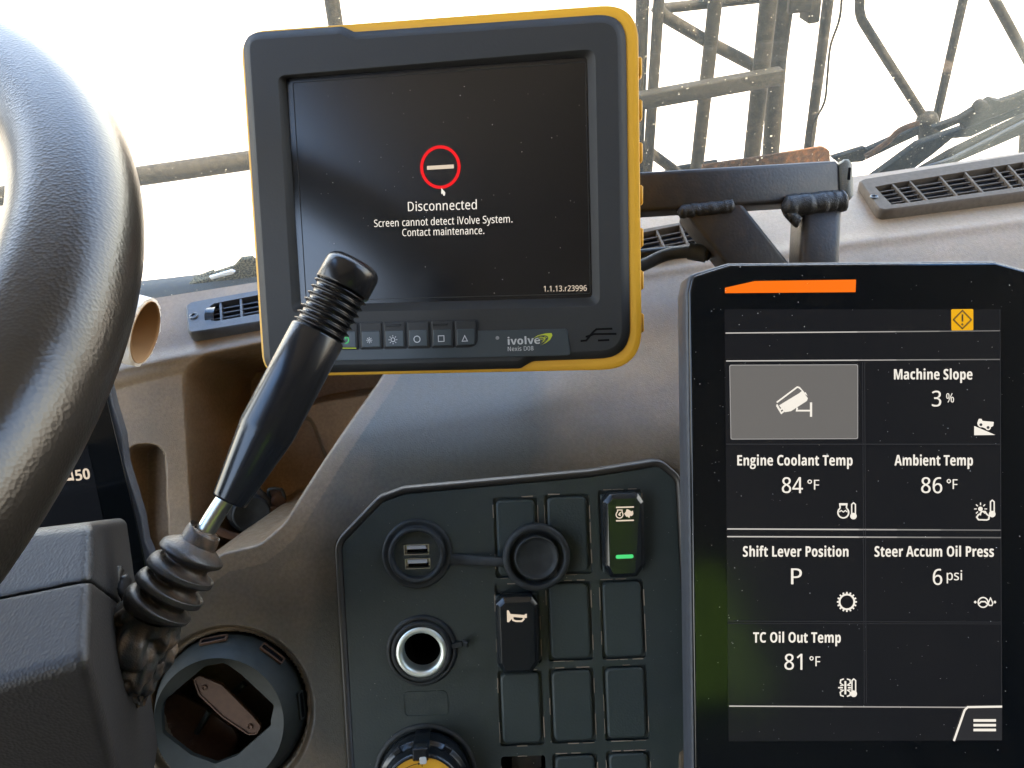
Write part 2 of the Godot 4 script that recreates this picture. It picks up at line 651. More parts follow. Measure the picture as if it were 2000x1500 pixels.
	# dirt on the windscreen: specks, smears and wiper scratches
	var im := Image.create(1024, 1024, false, Image.FORMAT_RGBA8)
	im.fill(Color(0.9, 0.84, 0.74, 0.015))
	var r := RandomNumberGenerator.new()
	r.seed = 77
	for i in 7000:
		var w := r.randi_range(1, 2) if r.randf() < 0.9 else r.randi_range(2, 4)
		im.fill_rect(Rect2i(r.randi_range(0, 1019), r.randi_range(0, 1019), w, w if r.randf() < 0.7 else 1), Color(0.92, 0.86, 0.76, 0.08 + 0.85 * r.randf() * r.randf()))
	for i in 30:
		var c := Vector2(r.randf_range(-100, 1100), r.randf_range(900, 1300))
		var rad := r.randf_range(200, 900)
		var a0 := r.randf_range(PI, TAU)
		var al := r.randf_range(0.1, 0.3)
		for k in r.randi_range(20, 90):
			var a := a0 + k * 1.1 / rad
			var q := c + Vector2(cos(a), sin(a)) * rad
			if q.x > 0 and q.y > 0 and q.x < 1023 and q.y < 1023:
				im.set_pixel(int(q.x), int(q.y), Color(0.95, 0.9, 0.82, al))
	m = mat("glass_dirt", Color.WHITE, 0.9, 0.1)
	m.albedo_texture = ImageTexture.create_from_image(im)
	m.transparency = BaseMaterial3D.TRANSPARENCY_ALPHA
	m.backlight_enabled = true
	m.backlight = Color(0.9, 0.85, 0.75)

# ------------------------------------------------------------------ scene
func _ready() -> void:
	rng.seed = 5
	noise.seed = 2; noise.frequency = 1.0; noise.fractal_octaves = 4
	noise2.seed = 8; noise2.frequency = 1.0; noise2.fractal_octaves = 2
	var cam := Camera3D.new()
	cam.name = "camera"
	cam.fov = rad_to_deg(2.0 * atan(750.0 / F))
	cam.near = 0.02
	cam.far = 4000.0
	add_child(cam)
	cam.transform = Transform3D(CB, CAM)
	cam.current = true
	var env := Environment.new()
	env.background_mode = Environment.BG_SKY
	var sm := ProceduralSkyMaterial.new()
	sm.sky_top_color = Color(0.20, 0.52, 0.82)
	sm.sky_horizon_color = Color(0.94, 0.93, 0.86)
	sm.sky_curve = 0.5
	sm.ground_horizon_color = Color(0.80, 0.76, 0.68)
	sm.ground_bottom_color = Color(0.5, 0.44, 0.36)
	sm.energy_multiplier = 1.25
	var sky := Sky.new()
	sky.sky_material = sm
	env.sky = sky
	env.tonemap_mode = Environment.TONE_MAPPER_LINEAR
	env.tonemap_exposure = EXPOSURE
	env.sdfgi_enabled = true
	env.ssao_enabled = true
	env.ssil_enabled = true
	var we := WorldEnvironment.new()
	we.name = "world_environment"
	we.environment = env
	add_child(we)
	var sun := DirectionalLight3D.new()
	sun.name = "sun"
	sun.light_energy = 1.4
	sun.light_color = Color(1.0, 0.95, 0.86)
	sun.light_angular_distance = 0.5
	sun.shadow_enabled = true
	add_child(sun)
	sun.look_at_from_position(Vector3(0.9, 2.7, 0.6), Vector3.ZERO)
	make_materials()
	outdoors()
	cab()
	dashboard()
	rails()
	wipers()
	vents()
	bracket()
	paper_roll()
	switch_panel()
	round_vent()
	cubby_contents()
	cluster()
	display()
	monitor()
	column()
	lever()
	wheel()

# ------------------------------------------------------------------ outside
func outdoors() -> void:
	var st := tool()
	var n := 40
	for i in n:
		for j in n:
			var q := []
			for e in [[0, 0], [0, 1], [1, 1], [1, 0]]:
				var x := (float(i + e[0]) / n - 0.5) * 2.0
				var z := (float(j + e[1]) / n - 0.5) * 2.0
				x = signf(x) * pow(absf(x), 3.0) * 1500.0
				z = signf(z) * pow(absf(z), 3.0) * 1500.0
				q.append(Vector3(x, noise.get_noise_2d(x * 0.05, z * 0.05) * 0.25 * minf(1.0, Vector2(x, z).length() / 10.0), z))
			quad(st, q[0], q[3], q[2], q[1], 1)
	var g := obj("ground", done(st), M["earth"], self)
	g.set_meta("kind", "structure")
	g.set_meta("label", "pale bare earth outside the windscreen")

func slab(parent: Node, called: String, lo: Vector3, hi: Vector3, m: String) -> void:
	var o := obj(called, boxmesh(hi - lo, 0.008), M[m], parent)
	o.position = (lo + hi) / 2

func cab() -> void:
	var T := Transform3D(Basis.IDENTITY, CAM + Vector3(0, -1.05, 0))
	var c := thing("truck_cab", "grey cab walls, posts and roof around the dashboard", "truck cab", T)
	var y := 1.05
	var l := -0.86
	var r := 0.90
	slab(c, "roof", Vector3(l, y + 0.95, -0.80), Vector3(r, y + 1.0, 1.05), "headliner")
	slab(c, "floor", Vector3(l, -0.06, -0.80), Vector3(r, 0.0, 1.05), "cab_trim")
	slab(c, "rear_wall", Vector3(l, 0.0, 1.0), Vector3(r, y + 0.95, 1.05), "rear_trim")
	for s in [l, r - 0.05]:
		slab(c, "door_panel", Vector3(s, 0.0, -0.80), Vector3(s + 0.05, y - 0.35, 1.0), "cab_trim")
		slab(c, "window_header", Vector3(s, y + 0.88, -0.74), Vector3(s + 0.05, y + 0.95, 1.0), "headliner")
		slab(c, "front_post", Vector3(s - 0.01, y - 0.35, -0.80), Vector3(s + 0.06, y + 0.95, -0.72), "cab_trim")
		slab(c, "rear_post", Vector3(s, y - 0.35, 0.9), Vector3(s + 0.05, y + 0.88, 1.0), "cab_trim")
	slab(c, "rear_quarter", Vector3(r - 0.045, y - 0.35, 0.0), Vector3(r - 0.005, y + 0.88, 0.9), "rear_trim")
	slab(c, "front_wall", Vector3(l, 0.0, -0.82), Vector3(r, y - 0.42, -0.78), "cab_trim")
	slab(c, "windscreen_header", Vector3(l, y + 0.50, -0.80), Vector3(r, y + 0.95, -0.74), "headliner")
	var sT := Transform3D(Basis(Vector3.RIGHT, deg_to_rad(12.0)), CAM + Vector3(0.30, -0.62, 0.58))
	var seat := thing("passenger_seat", "dark grey passenger seat behind the camera, seen only in reflections", "seat", sT)
	var bk := tool()
	box(bk, Vector3(0, 0.36, 0), Vector3(0.46, 0.68, 0.11), Basis.IDENTITY, 0.045)
	obj("backrest", done(bk), M["cab_trim"], seat)
	bk = tool()
	box(bk, Vector3(0, 0.03, -0.24), Vector3(0.48, 0.13, 0.46), Basis.IDENTITY, 0.045)
	obj("cushion", done(bk), M["cab_trim"], seat)
	var jk := thing("safety_jacket", "lime safety jacket over the passenger seat, seen only as a green reflection", "jacket", Transform3D(sT.basis, sT * Vector3(-0.06, 0.52, -0.06)))
	bk = tool()
	var jr := []
	for i in 15:
		var f := i / 14.0
		var row := PackedVector3Array()
		for k in 13:
			var x := (k / 12.0 - 0.5) * lerpf(0.15, 0.19, f)
			var fold := 0.006 * sin(k * 1.3 + f * 3.0) * f
			row.append(Vector3(x, 0.19 - maxf(f - 0.25, 0.0) * 0.34, (0.06 - 0.075 * minf(f / 0.25, 1.0)) + fold))
		jr.append(row)
	loft(bk, jr, false, 1)
	obj("cloth", done(bk), M["safety_lime"], jk)
	var w := thing("windscreen", "dusty scratched windscreen glass between the dashboard and the rails outside", "windscreen", Transform3D(Basis.IDENTITY, CAM + Vector3(0.02, -0.42, -0.755)))
	var pane := obj("pane", boxmesh(Vector3(1.74, 1.3, 0.005)), M["window_glass"], w)
	pane.position = Vector3(0, 0.65, 0)
	var st := tool()
	var uv := [Vector2(0, 1), Vector2(0, 0), Vector2(1, 0), Vector2(1, 1)]
	var v := [Vector3(-0.87, 0, 0), Vector3(-0.87, 1.3, 0), Vector3(0.87, 1.3, 0), Vector3(0.87, 0, 0)]
	for k in [0, 1, 2, 0, 2, 3]:
		st.set_uv(uv[k] * 3.0)
		st.add_vertex(v[k])
	var dirt := obj("dirt_film", done(st), M["glass_dirt"], w)
	dirt.position = Vector3(0, 0, -0.006)

# a pipe along pixels on an upright plane ahead of the windscreen
func pipe(parent: Node3D, called: String, a: Array, width: float, ahead: float, m: String, bend := 0) -> MeshInstance3D:
	var pts := PackedVector3Array()
	var inv := parent.transform.affine_inverse()
	for i in range(0, a.size(), 2):
		pts.append(inv * PZ(a[i], a[i + 1], ahead))
	var mid := PZ(a[0], a[1], ahead)
	var r := width / 2.0 / F * (mid - CAM).dot(-CB.z)
	if bend > 0:
		pts = smooth_path(pts, bend)
	elif pts.size() == 2:
		var q := PackedVector3Array()
		for k in 9:
			q.append(pts[0].lerp(pts[1], k / 8.0))
		pts = q
	return obj(called, done(tube(pts, [r], 14)), M[m], parent)

func rails() -> void:
	var g := 1.25
	var T := Transform3D(Basis.IDENTITY, PZ(1400, 330, g))
	var t := thing("access_gate", "dusty black steel gate of upright bars outside the windscreen", "gate", T)
	pipe(t, "upright_bar", [1257, -60, 1244, 345], 27, g + 0.01, "rail_paint")
	pipe(t, "upright_bar", [1291, -60, 1264, 345], 23, g, "rail_paint")
	pipe(t, "upright_bar", [1404, -60, 1359, 345], 29, g + 0.02, "rail_paint")
	pipe(t, "upright_bar", [1508, -60, 1464, 345], 36, g, "rail_paint")
	pipe(t, "upright_bar", [1541, -60, 1519, 110, 1502, 345], 37, g + 0.05, "rail_paint")
	pipe(t, "diagonal_bar", [1280, 12, 1300, 33, 1380, 80, 1478, 131], 24, g + 0.03, "rail_paint")
	pipe(t, "lower_brace", [1236, 272, 1344, 352], 20, g + 0.06, "rail_paint")
	pipe(t, "lower_bar", [1300, 334, 1400, 318], 14, g + 0.07, "rail_paint")
	pipe(t, "top_bar", [1290, 17, 1500, -6], 20, g + 0.04, "rail_paint")
	var st := tool()
	var inv := T.affine_inverse()
	beam(st, inv * PZ(1225, 201, g - 0.03), inv * PZ(1528, 147, g - 0.03), 0.024, 0.024, Vector3.UP, 0.003)
	obj("cross_bar", done(st), M["wiper_metal"], t)
	st = tool()
	beam(st, inv * PZ(1566, -30, g), inv * PZ(1560, 24, g), 0.035, 0.012, Vector3.RIGHT, 0.002)
	beam(st, inv * PZ(1587, -30, g + 0.02), inv * PZ(1580, 40, g + 0.02), 0.018, 0.04, Vector3.RIGHT, 0.002)
	obj("latch_bracket", done(st), M["rail_paint"], t)
	var p := thing("handrail_post", "slim grey post with a thin cable beside the gate", "post", Transform3D(Basis.IDENTITY, PZ(1572, 330, 1.3)))
	pipe(p, "post", [1625, -60, 1605, 100, 1574, 330], 22, 1.3, "rail_paint")
	var c := pipe(p, "cable", [1646, -60, 1641, 30, 1622, 90, 1616, 150, 1610, 200, 1588, 245, 1582, 300], 5, 1.28, "wiper_metal", 5)
	var l := thing("bull_bar", "dusty horizontal steel bar outside, between wheel and monitor", "rail", Transform3D(Basis.IDENTITY, PZ(380, 328, 1.3)))
	pipe(l, "bar", [-200, 412, 600, 297], 37, 1.3, "rail_paint")
	pipe(l, "lower_lip", [330, 346, 600, 318], 4, 1.31, "wiper_metal")
	var u := thing("roof_post", "grey upright post outside above the top edge of the yellow monitor", "post", Transform3D(Basis.IDENTITY, PZ(660, 60, 1.4)))
	pipe(u, "post", [636, -80, 655, 45, 680, 200], 31, 1.4, "rail_paint")
	var y := thing("mirror_support", "thin tubular mirror frame, its two arms meeting in a clamp above the right vent", "mirror support", Transform3D(Basis.IDENTITY, PZ(1812, 245, 1.05)))
	pipe(y, "arm", [1678, -60, 1679, 0, 1681, 30, 1700, 66, 1806, 232], 19, 1.05, "rail_paint", 6)
	pipe(y, "arm", [1897, -60, 1880, 5, 1828, 235], 18, 1.06, "rail_paint")
	var st2 := tool()
	var iy := y.transform.affine_inverse()
	tube(smooth_path(PackedVector3Array([iy * PZ(1808, 222, 1.04), iy * PZ(1810, 232, 1.04), iy * PZ(1813, 250, 1.04), iy * PZ(1816, 274, 1.04), iy * PZ(1818, 284, 1.04)]), 4), [0.006, 0.0095, 0.012, 0.0135, 0.014, 0.0145, 0.0145, 0.0145, 0.0145, 0.0145, 0.0145, 0.0145, 0.014, 0.013, 0.011, 0.009, 0.006], 14, st2)
	obj("clamp", done(st2), M["wiper_metal"], y)
	var e := thing("mirror_strut", "single slanting tube in the top right corner beyond the windscreen", "mirror strut", Transform3D(Basis.IDENTITY, PZ(1990, 90, 1.1)))
	pipe(e, "tube", [1915, -60, 1943, 0, 2060, 215], 19, 1.1, "rail_paint")
	pipe(e, "post", [2002, 230, 1995, 330], 16, 1.12, "rail_paint")
	var k := thing("rusty_step_plate", "orange brown rusty plate outside behind the black bracket", "step plate", Transform3D(Basis.IDENTITY, PZ(1540, 320, 1.1)))
	var pts := PackedVector2Array()
	for q in [[1370, 352], [1372, 322], [1480, 307], [1606, 286], [1621, 294], [1622, 330]]:
		var w: Vector3 = k.transform.affine_inverse() * PZ(q[0], q[1], 1.1)
		pts.append(Vector2(w.x, w.y))
	obj("plate", done(plate(rounded(pts, [0.002, 0.004, 0.0, 0.012, 0.012, 0.002]), -0.004, 0.0, 0.001)), M["rusty_plate"], k)

func wplate(parent: Node3D, called: String, a: Array, ahead: float, thick: float, m: String, r := 0.002, holes: Array = []) -> void:
	var inv := parent.transform.affine_inverse()
	var pts := PackedVector2Array()
	for i in range(0, a.size(), 2):
		var w: Vector3 = inv * PZ(a[i], a[i + 1], ahead)
		pts.append(Vector2(w.x, w.y))
	var z := (inv * PZ(a[0], a[1], ahead)).z
	obj(called, done(plate(rounded(pts, [r], 4), z - thick, z, minf(0.002, thick * 0.4))), M[m], parent)

func wipers() -> void:
	var g := 0.80
	var w := thing("wiper_linkage", "grimy metal wiper arms crossing outside above the right vent", "wiper", Transform3D(Basis.IDENTITY, PZ(1820, 290, g)))
	wplate(w, "arm", [1625, 309, 1690, 289, 1696, 292, 1797, 247, 1798, 263, 1684, 317, 1640, 320], g, 0.008, "wiper_metal", 0.0006)
	wplate(w, "arm", [1822, 250, 1878, 229, 1937, 192, 1957, 197, 1990, 186, 2060, 156, 2060, 178, 1964, 222, 1884, 254, 1878, 240, 1836, 258], g, 0.008, "wiper_metal", 0.0006)
	wplate(w, "arm", [1700, 350, 1795, 281, 1884, 250, 1958, 224, 2060, 176, 2060, 196, 1961, 238, 1897, 268, 1860, 272, 1826, 300, 1760, 350], g + 0.01, 0.01, "wiper_metal", 0.0006)
	pipe(w, "spring_rod", [1690, 306, 1730, 280, 1758, 254, 1795, 240], 11, g - 0.012, "rusty_plate", 4)
	var inv := w.transform.affine_inverse()
	var st := tool()
	var c := inv * PZ(1926, 215, g - 0.01)
	lathe([0.0001, 0.006, 0.004, 0.0055, 0.006, 0.004, 0.007, 0.0, 0.007, -0.006], 24, false, st, c.x, c.y)
	obj("pivot_bolt", done(st), M["rail_paint"], w)
	var b := thing("windscreen_wiper", "dark wiper blade lying along the windscreen base above the right vent", "wiper", Transform3D(Basis.IDENTITY, PZ(1900, 290, g - 0.02)))
	wplate(b, "blade_frame", [1785, 340, 1860, 296, 1950, 252, 2080, 190, 2080, 228, 1950, 284, 1860, 322, 1815, 345], g - 0.02, 0.008, "wiper_metal", 0.0006)
	pipe(b, "rubber_strip", [1760, 345, 1860, 310, 2060, 208], 9, g - 0.03, "rubber")
	var l := thing("wiper_arm_base", "slotted dusty wiper bracket at the windscreen base left of the monitor", "wiper", Transform3D(Basis.IDENTITY, PZ(420, 560, 0.8)))
	wplate(l, "arm", [250, 596, 330, 574, 372, 548, 415, 532, 418, 540, 380, 560, 360, 575, 300, 592], 0.8, 0.008, "wiper_dusty", 0.0005)
	wplate(l, "bracket_plate", [372, 552, 412, 541, 415, 535, 455, 522, 470, 506, 492, 504, 520, 530, 520, 585, 360, 592, 340, 584], 0.79, 0.006, "wiper_dusty", 0.0005)
	wplate(l, "slot_lip", [408, 541, 452, 528, 460, 531, 455, 536, 412, 547], 0.782, 0.003, "paper", 0.001)

# ------------------------------------------------------------------ dashboard
# lines of the moulding from the bottom of the face up to the windscreen: pixels (x, y) where each runs and how far away it is
var LX := [-200.0, 310.0, 700.0, 1250.0, 1665.0, 2150.0]
var LY := [
	[1660.0, 1660.0, 1660.0, 1660.0, 1660.0, 1660.0],
	[1330.0, 1280.0, 1240.0, 1180.0, 1130.0, 1090.0],
	[1095.0, 1043.0, 990.0, 913.0, 856.0, 790.0],
	[985.0, 905.0, 858.0, 770.0, 700.0, 640.0],
	[880.0, 800.0, 740.0, 655.0, 600.0, 545.0],
	[824.0, 705.0, 621.0, 533.0, 473.0, 410.0],
	[740.0, 640.0, 560.0, 470.0, 405.0, 330.0],
	[652.0, 581.0, 520.0, 420.0, 345.0, 276.0]]
var LD := [
	[0.455, 0.455, 0.458, 0.458, 0.458, 0.458],
	[0.462, 0.462, 0.463, 0.463, 0.463, 0.463],
	[0.475, 0.474, 0.471, 0.468, 0.470, 0.474],
	[0.500, 0.500, 0.498, 0.500, 0.506, 0.512],
	[0.540, 0.538, 0.540, 0.548, 0.555, 0.560],
	[0.574, 0.578, 0.586, 0.597, 0.603, 0.606],
	[0.590, 0.600, 0.614, 0.632, 0.642, 0.650],
	[0.606, 0.622, 0.640, 0.668, 0.684, 0.692]]

func line_at(rows: Array, px: float) -> PackedFloat32Array:
	var k := 0
	while k < LX.size() - 2 and px > LX[k + 1]:
		k += 1
	var s := clampf((px - LX[k]) / (LX[k + 1] - LX[k]), -0.5, 1.5)
	var o := PackedFloat32Array()
	for r in rows:
		o.append(lerpf(r[k], r[k + 1], s))
	return o

func D0(px: float, py: float) -> float:
	var y := line_at(LY, px)
	var d := line_at(LD, px)
	var k := 0
	while k < y.size() - 2 and py < y[k + 1]:
		k += 1
	var h := y[k + 1] - y[k]
	var s := clampf((py - y[k]) / h, -0.3, 1.3)
	var m0 := (d[k + 1] - d[maxi(k - 1, 0)]) / (y[k + 1] - y[maxi(k - 1, 0)]) * h
	var k2 := mini(k + 2, y.size() - 1)
	var m1 := (d[k2] - d[k]) / (y[k2] - y[k]) * h
	var s2 := s * s
	var s3 := s2 * s
	return (2 * s3 - 3 * s2 + 1) * d[k] + (s3 - 2 * s2 + s) * m0 + (3 * s2 - 2 * s3) * d[k + 1] + (s3 - s2) * m1

func deck(px: float, py: float, up := 0.0) -> Transform3D:     # a frame on the dashboard's skin
	var o := P(px, py, D0(px, py))
	var a := P(px + 12, py, D0(px + 12, py)) - P(px - 12, py, D0(px - 12, py))
	var b := P(px, py - 8, D0(px, py - 8)) - P(px, py + 8, D0(px, py + 8))
	var n := a.cross(b).normalized()
	var x := Vector3(1, 0, 0)
	x = (x - n * x.dot(n)).normalized()
	return Transform3D(Basis(x, n.cross(x), n), o + n * up)

func sdf_poly(p: Vector2, v: PackedVector2Array) -> float:
	var d := (p - v[0]).length_squared()
	var s := 1.0
	var j := v.size() - 1
	for i in v.size():
		var e := v[j] - v[i]
		var w := p - v[i]
		var b := w - e * clampf(w.dot(e) / e.length_squared(), 0.0, 1.0)
		d = minf(d, b.length_squared())
		var c1 := p.y >= v[i].y
		var c2 := p.y < v[j].y
		var c3 := e.x * w.y > e.y * w.x
		if (c1 and c2 and c3) or (not c1 and not c2 and not c3):
			s = -s
		j = i
	return s * sqrt(d)

func uvpoly(a: Array) -> PackedVector2Array:                 # px, py, depth -> metres across the face
	var o := PackedVector2Array()
	for i in range(0, a.size(), 3):
		o.append(Vector2((a[i] - 1000.0) / F * a[i + 2], (750.0 - a[i + 1]) / F * a[i + 2]))
	return o

func panel_outline_px() -> Array:
	return [664, 1062, 745, 978, 790, 962, 1150, 929, 1288, 907, 1322, 936, 1356, 1560, 692, 1560]

func dashboard() -> void:
	var T := facing(1000, 1200, 0.47)
	var inv := T.affine_inverse()
	var th := thing("dashboard", "moulded dark grey dashboard with brown dust and leathery grain", "dashboard", T)
	var nu := 800
	var nv := 410
	var A := rounded(uvpoly([-260, 850, 0.58, -260, 1330, 0.50, 230, 1330, 0.47, 330, 1120, 0.472, 430, 1052, 0.474, 500, 1036, 0.474, 542, 1000, 0.478, 715, 742, 0.535, 770, 655, 0.565, 770, 640, 0.575, 500, 684, 0.572, 310, 722, 0.572, 60, 790, 0.57]), [0.03, 0.02, 0.0, 0.01, 0.01, 0.012, 0.025, 0.0, 0.01, 0.008, 0.0, 0.0, 0.0], 5)
	var Bp := rounded(uvpoly([372, 735, 0.575, 397, 1150, 0.575, 800, 1150, 0.6, 900, 690, 0.6, 640, 660, 0.6, 400, 705, 0.575]), [0.012, 0.02, 0.02, 0.02, 0.0, 0.012], 5)
	var step := rounded(uvpoly([395, 845, 0.645, 395, 1200, 0.645, 820, 1200, 0.645, 820, 745, 0.645, 620, 778, 0.645, 470, 822, 0.645]), [0.012, 0.0, 0.0, 0.0, 0.0, 0.0], 5)
	var tray := rounded(uvpoly([424, 866, 0.64, 424, 1100, 0.64, 700, 1100, 0.64, 590, 812, 0.64]), [0.012], 5)
	var slot := rounded(uvpoly([247, 870, 0.575, 247, 1160, 0.575, 328, 1160, 0.575, 316, 870, 0.575]), [0.013, 0.0, 0.0, 0.013], 6)
	var pan := uvpoly([664, 1062, .467, 745, 978, .47, 790, 962, .47, 1150, 929, .47, 1288, 907, .47, 1322, 936, .47, 1356, 1560, .46, 692, 1560, .46])
	var vc := Vector2((449.0 - 1000) / F * 0.464, (750.0 - 1387) / F * 0.464)
	var verts := PackedVector3Array()
	var cols := PackedColorArray()
	verts.resize((nu + 1) * (nv + 1))
	cols.resize((nu + 1) * (nv + 1))
	var plastic := Vector3(0.056, 0.051, 0.040)
	var dust := Vector3(0.26, 0.172, 0.095)
	for i in nu + 1:
		var U := lerpf(-0.50, 0.53, float(i) / nu)
		# where this column meets the windscreen
		var dt := 0.65
		var vt := 0.0
		for k in 8:
			var px := 1000 + F * U / dt
			dt = line_at([LD[7]], px)[0]
			vt = (750.0 - line_at([LY[7]], px)[0]) / F * dt
		var last := 0.46
		for j in nv + 1:
			var V := lerpf(-0.262, vt, float(j) / nv)
			var d := last
			for k in 4:
				d = lerpf(d, D0(1000 + F * U / d, 750 - F * V / d), 0.85)
			last = d
			var base := d
			var px0 := 1000 + F * U / d
			var py0 := 750 - F * V / d
			var q := Vector2(U, V)
			var dirt := 0.30 + 0.35 * noise.get_noise_2d(U * 9.0, V * 9.0)
			# the vent band carries more dust than the shoulder that hands wipe
			dirt += 0.5 * smoothstep(640.0, 500.0, py0 + (px0 - 1250) * 0.14)
			dirt += 0.4 * smoothstep(1000.0, 1400.0, px0) * smoothstep(900.0, 700.0, py0)
			dirt -= 0.35 * smoothstep(560.0, 700.0, px0) * smoothstep(600.0, 700.0, py0) * smoothstep(1300.0, 1000.0, px0)
			# a rounded ridge where the vent band begins
			var ry := line_at([LY[5]], px0)[0]
			d -= 0.0026 * exp(-pow((py0 - ry) / 13.0, 2.0))
			if U < 0.0 and V < 0.09:
				var sa := sdf_poly(q, A)
				if sa < 0.02:
					var wa := smoothstep(0.009, -0.007, sa)
					var back := 0.576 + 0.02 * smoothstep(-0.1, -0.2, V)
					var sb := sdf_poly(q, Bp)
					if sb < 0.012:
						var deep := 0.69 - 0.03 * smoothstep(0.003, -0.004, sdf_poly(q, step))
						deep += 0.008 * smoothstep(0.003, -0.003, sdf_poly(q, tray))
						back = lerpf(back, deep, smoothstep(0.006, -0.006, sb))
						dirt += 0.25 * smoothstep(0.004, -0.004, sb)
					var ss := sdf_poly(q, slot)
					if ss < 0.01:
						back += 0.026 * smoothstep(0.0015, -0.0025, ss)
						dirt += 0.1 * smoothstep(0.002, -0.002, ss)
					d = lerpf(d, maxf(back, d), wa)
					dirt += 0.35 * wa
				var rv := (q - vc).length()
				if rv < 0.06:
					d += 0.05 * smoothstep(0.0466, 0.0450, rv) + 0.0035 * smoothstep(0.0515, 0.049, rv)
					dirt += 0.4 * smoothstep(0.052, 0.046, rv) * smoothstep(-0.03, 0.01, V - vc.y)
			if V < -0.03 and U > -0.12 and U < 0.15:
				var sp := sdf_poly(q, pan)
				d += 0.006 * smoothstep(0.0022, -0.0012, sp) + 0.05 * smoothstep(-0.008, -0.010, sp)
				dirt += 0.35 * smoothstep(0.002, -0.002, sp) * smoothstep(-0.09, -0.06, V)
			dirt = clampf(dirt, 0.0, 1.0)
			var n := noise2.get_noise_2d(U * 60.0, V * 60.0) * 0.1
			var c := plastic.lerp(dust, clampf(dirt + n * dirt, 0.0, 1.0))
			verts[i * (nv + 1) + j] = Vector3(U, V, -d)
			cols[i * (nv + 1) + j] = Color(c.x, c.y, c.z)
	var rel := inv * Transform3D(CB, CAM)
	for k in verts.size():
		verts[k] = rel * verts[k]
	var normals := PackedVector3Array()
	normals.resize(verts.size())
	var index := PackedInt32Array()
	for i in nu:
		for j in nv:
			var a := i * (nv + 1) + j
			var b := a + 1
			var c := a + nv + 1
			var e := c + 1
			index.append_array([a, b, e, a, e, c])
			var n1 := (verts[c] - verts[a]).cross(verts[b] - verts[a])
			for k in [a, b, c, e]:
				normals[k] += n1
	for k in normals.size():
		normals[k] = normals[k].normalized()
	var arr := []
	arr.resize(Mesh.ARRAY_MAX)
	arr[Mesh.ARRAY_VERTEX] = verts
	arr[Mesh.ARRAY_NORMAL] = normals
	arr[Mesh.ARRAY_COLOR] = cols
	arr[Mesh.ARRAY_INDEX] = index
	var m := ArrayMesh.new()
	m.add_surface_from_arrays(Mesh.PRIMITIVE_TRIANGLES, arr)
	obj("moulding", m, M["dash_skin"], th)

# ------------------------------------------------------------------ vents
# outline, grille and bars are given in pixels on the skin's own plane
func vent(label: String, cpx: float, cpy: float, outline: Array, grille: Array, cols: Array, rows: int, screws: Array, m: String, lift := 0.008) -> Node3D:
	var T := deck(cpx, cpy, lift)
	var t := thing("defrost_vent", label, "air vent", T, "defrost vents along the windscreen")
	var o := rounded(ons(T, outline), [0.006], 5)
	var g := ons(T, grille)
	# the frame: outline to grille opening as four aprons, so that the opening is a real hole
	var st := tool()
	var po := ccw(o)
	var pg := ccw(g)
	var n := 120
	var c := Vector2.ZERO
	for p in pg:
		c += p / pg.size()
	var ro := by_angle(po, c, n)
	var rin := by_angle(pg, c, n)
	loft(st, [at_z(ro, -lift - 0.004), at_z(ro, -0.0015), at_z(inset(ro, 0.0015), 0.0)], true, 1)
	loft(st, [at_z(inset(ro, 0.0015), 0.0), at_z(rin, 0.0)], true, FLAT)
	loft(st, [at_z(rin, 0.0), at_z(rin, -lift - 0.012)], true, FLAT)
	obj("frame", done(st), M[m], t)
	var back := tool()
	cap(back, pg, -lift + 0.0005)
	obj("duct", done(back), M["dark_inside"], t)
	# bars
	var A := g[0]; var B := g[1]; var C2 := g[2]; var D := g[3]   # TL TR BR BL
	for k in cols:
		var s := tool()
		var a: Vector2 = A.lerp(B, k)
		var b: Vector2 = D.lerp(C2, k)
		beam(s, Vector3(a.x, a.y, -0.003), Vector3(b.x, b.y, -0.003), 0.0016, 0.005, Vector3.RIGHT)
		obj("bar", done(s), M[m], t)
	for k in rows - 1:
		var s := tool()
		var f := float(k + 1) / rows
		var a := A.lerp(D, f)
		var b := B.lerp(C2, f)
		beam(s, Vector3(a.x, a.y, -0.0028), Vector3(b.x, b.y, -0.0028), 0.0016, 0.0011, Vector3(0, -0.3, 1))
		obj("slat", done(s), M[m], t)
	for q in screws:
		var p := on(T, q[0], q[1])
		var s := tool()
		lathe([0.0035, 0.0, 0.0034, 0.0008, 0.0026, 0.001, 0.002, 0.0002, 0.0001, -0.0006], 20, false, s, p.x, p.y)
		obj("screw", done(s), M["gloss_black"], t)
	return t

func by_angle(p: PackedVector2Array, c: Vector2, n: int) -> PackedVector2Array:
	var o := PackedVector2Array()
	for k in n:
		var a := TAU * k / n
		var dir := Vector2(cos(a), sin(a))
		var best := 0.0
		for i in p.size():
			var u := p[i] - c
			var e := p[(i + 1) % p.size()] - p[i]
			var den := dir.cross(e)
			if absf(den) < 1e-12:
				continue
			var t := u.cross(e) / den
			var s := u.cross(dir) / den
			if t > best and s >= -1e-6 and s <= 1.000001:
				best = t
		o.append(c + dir * best)
	return o

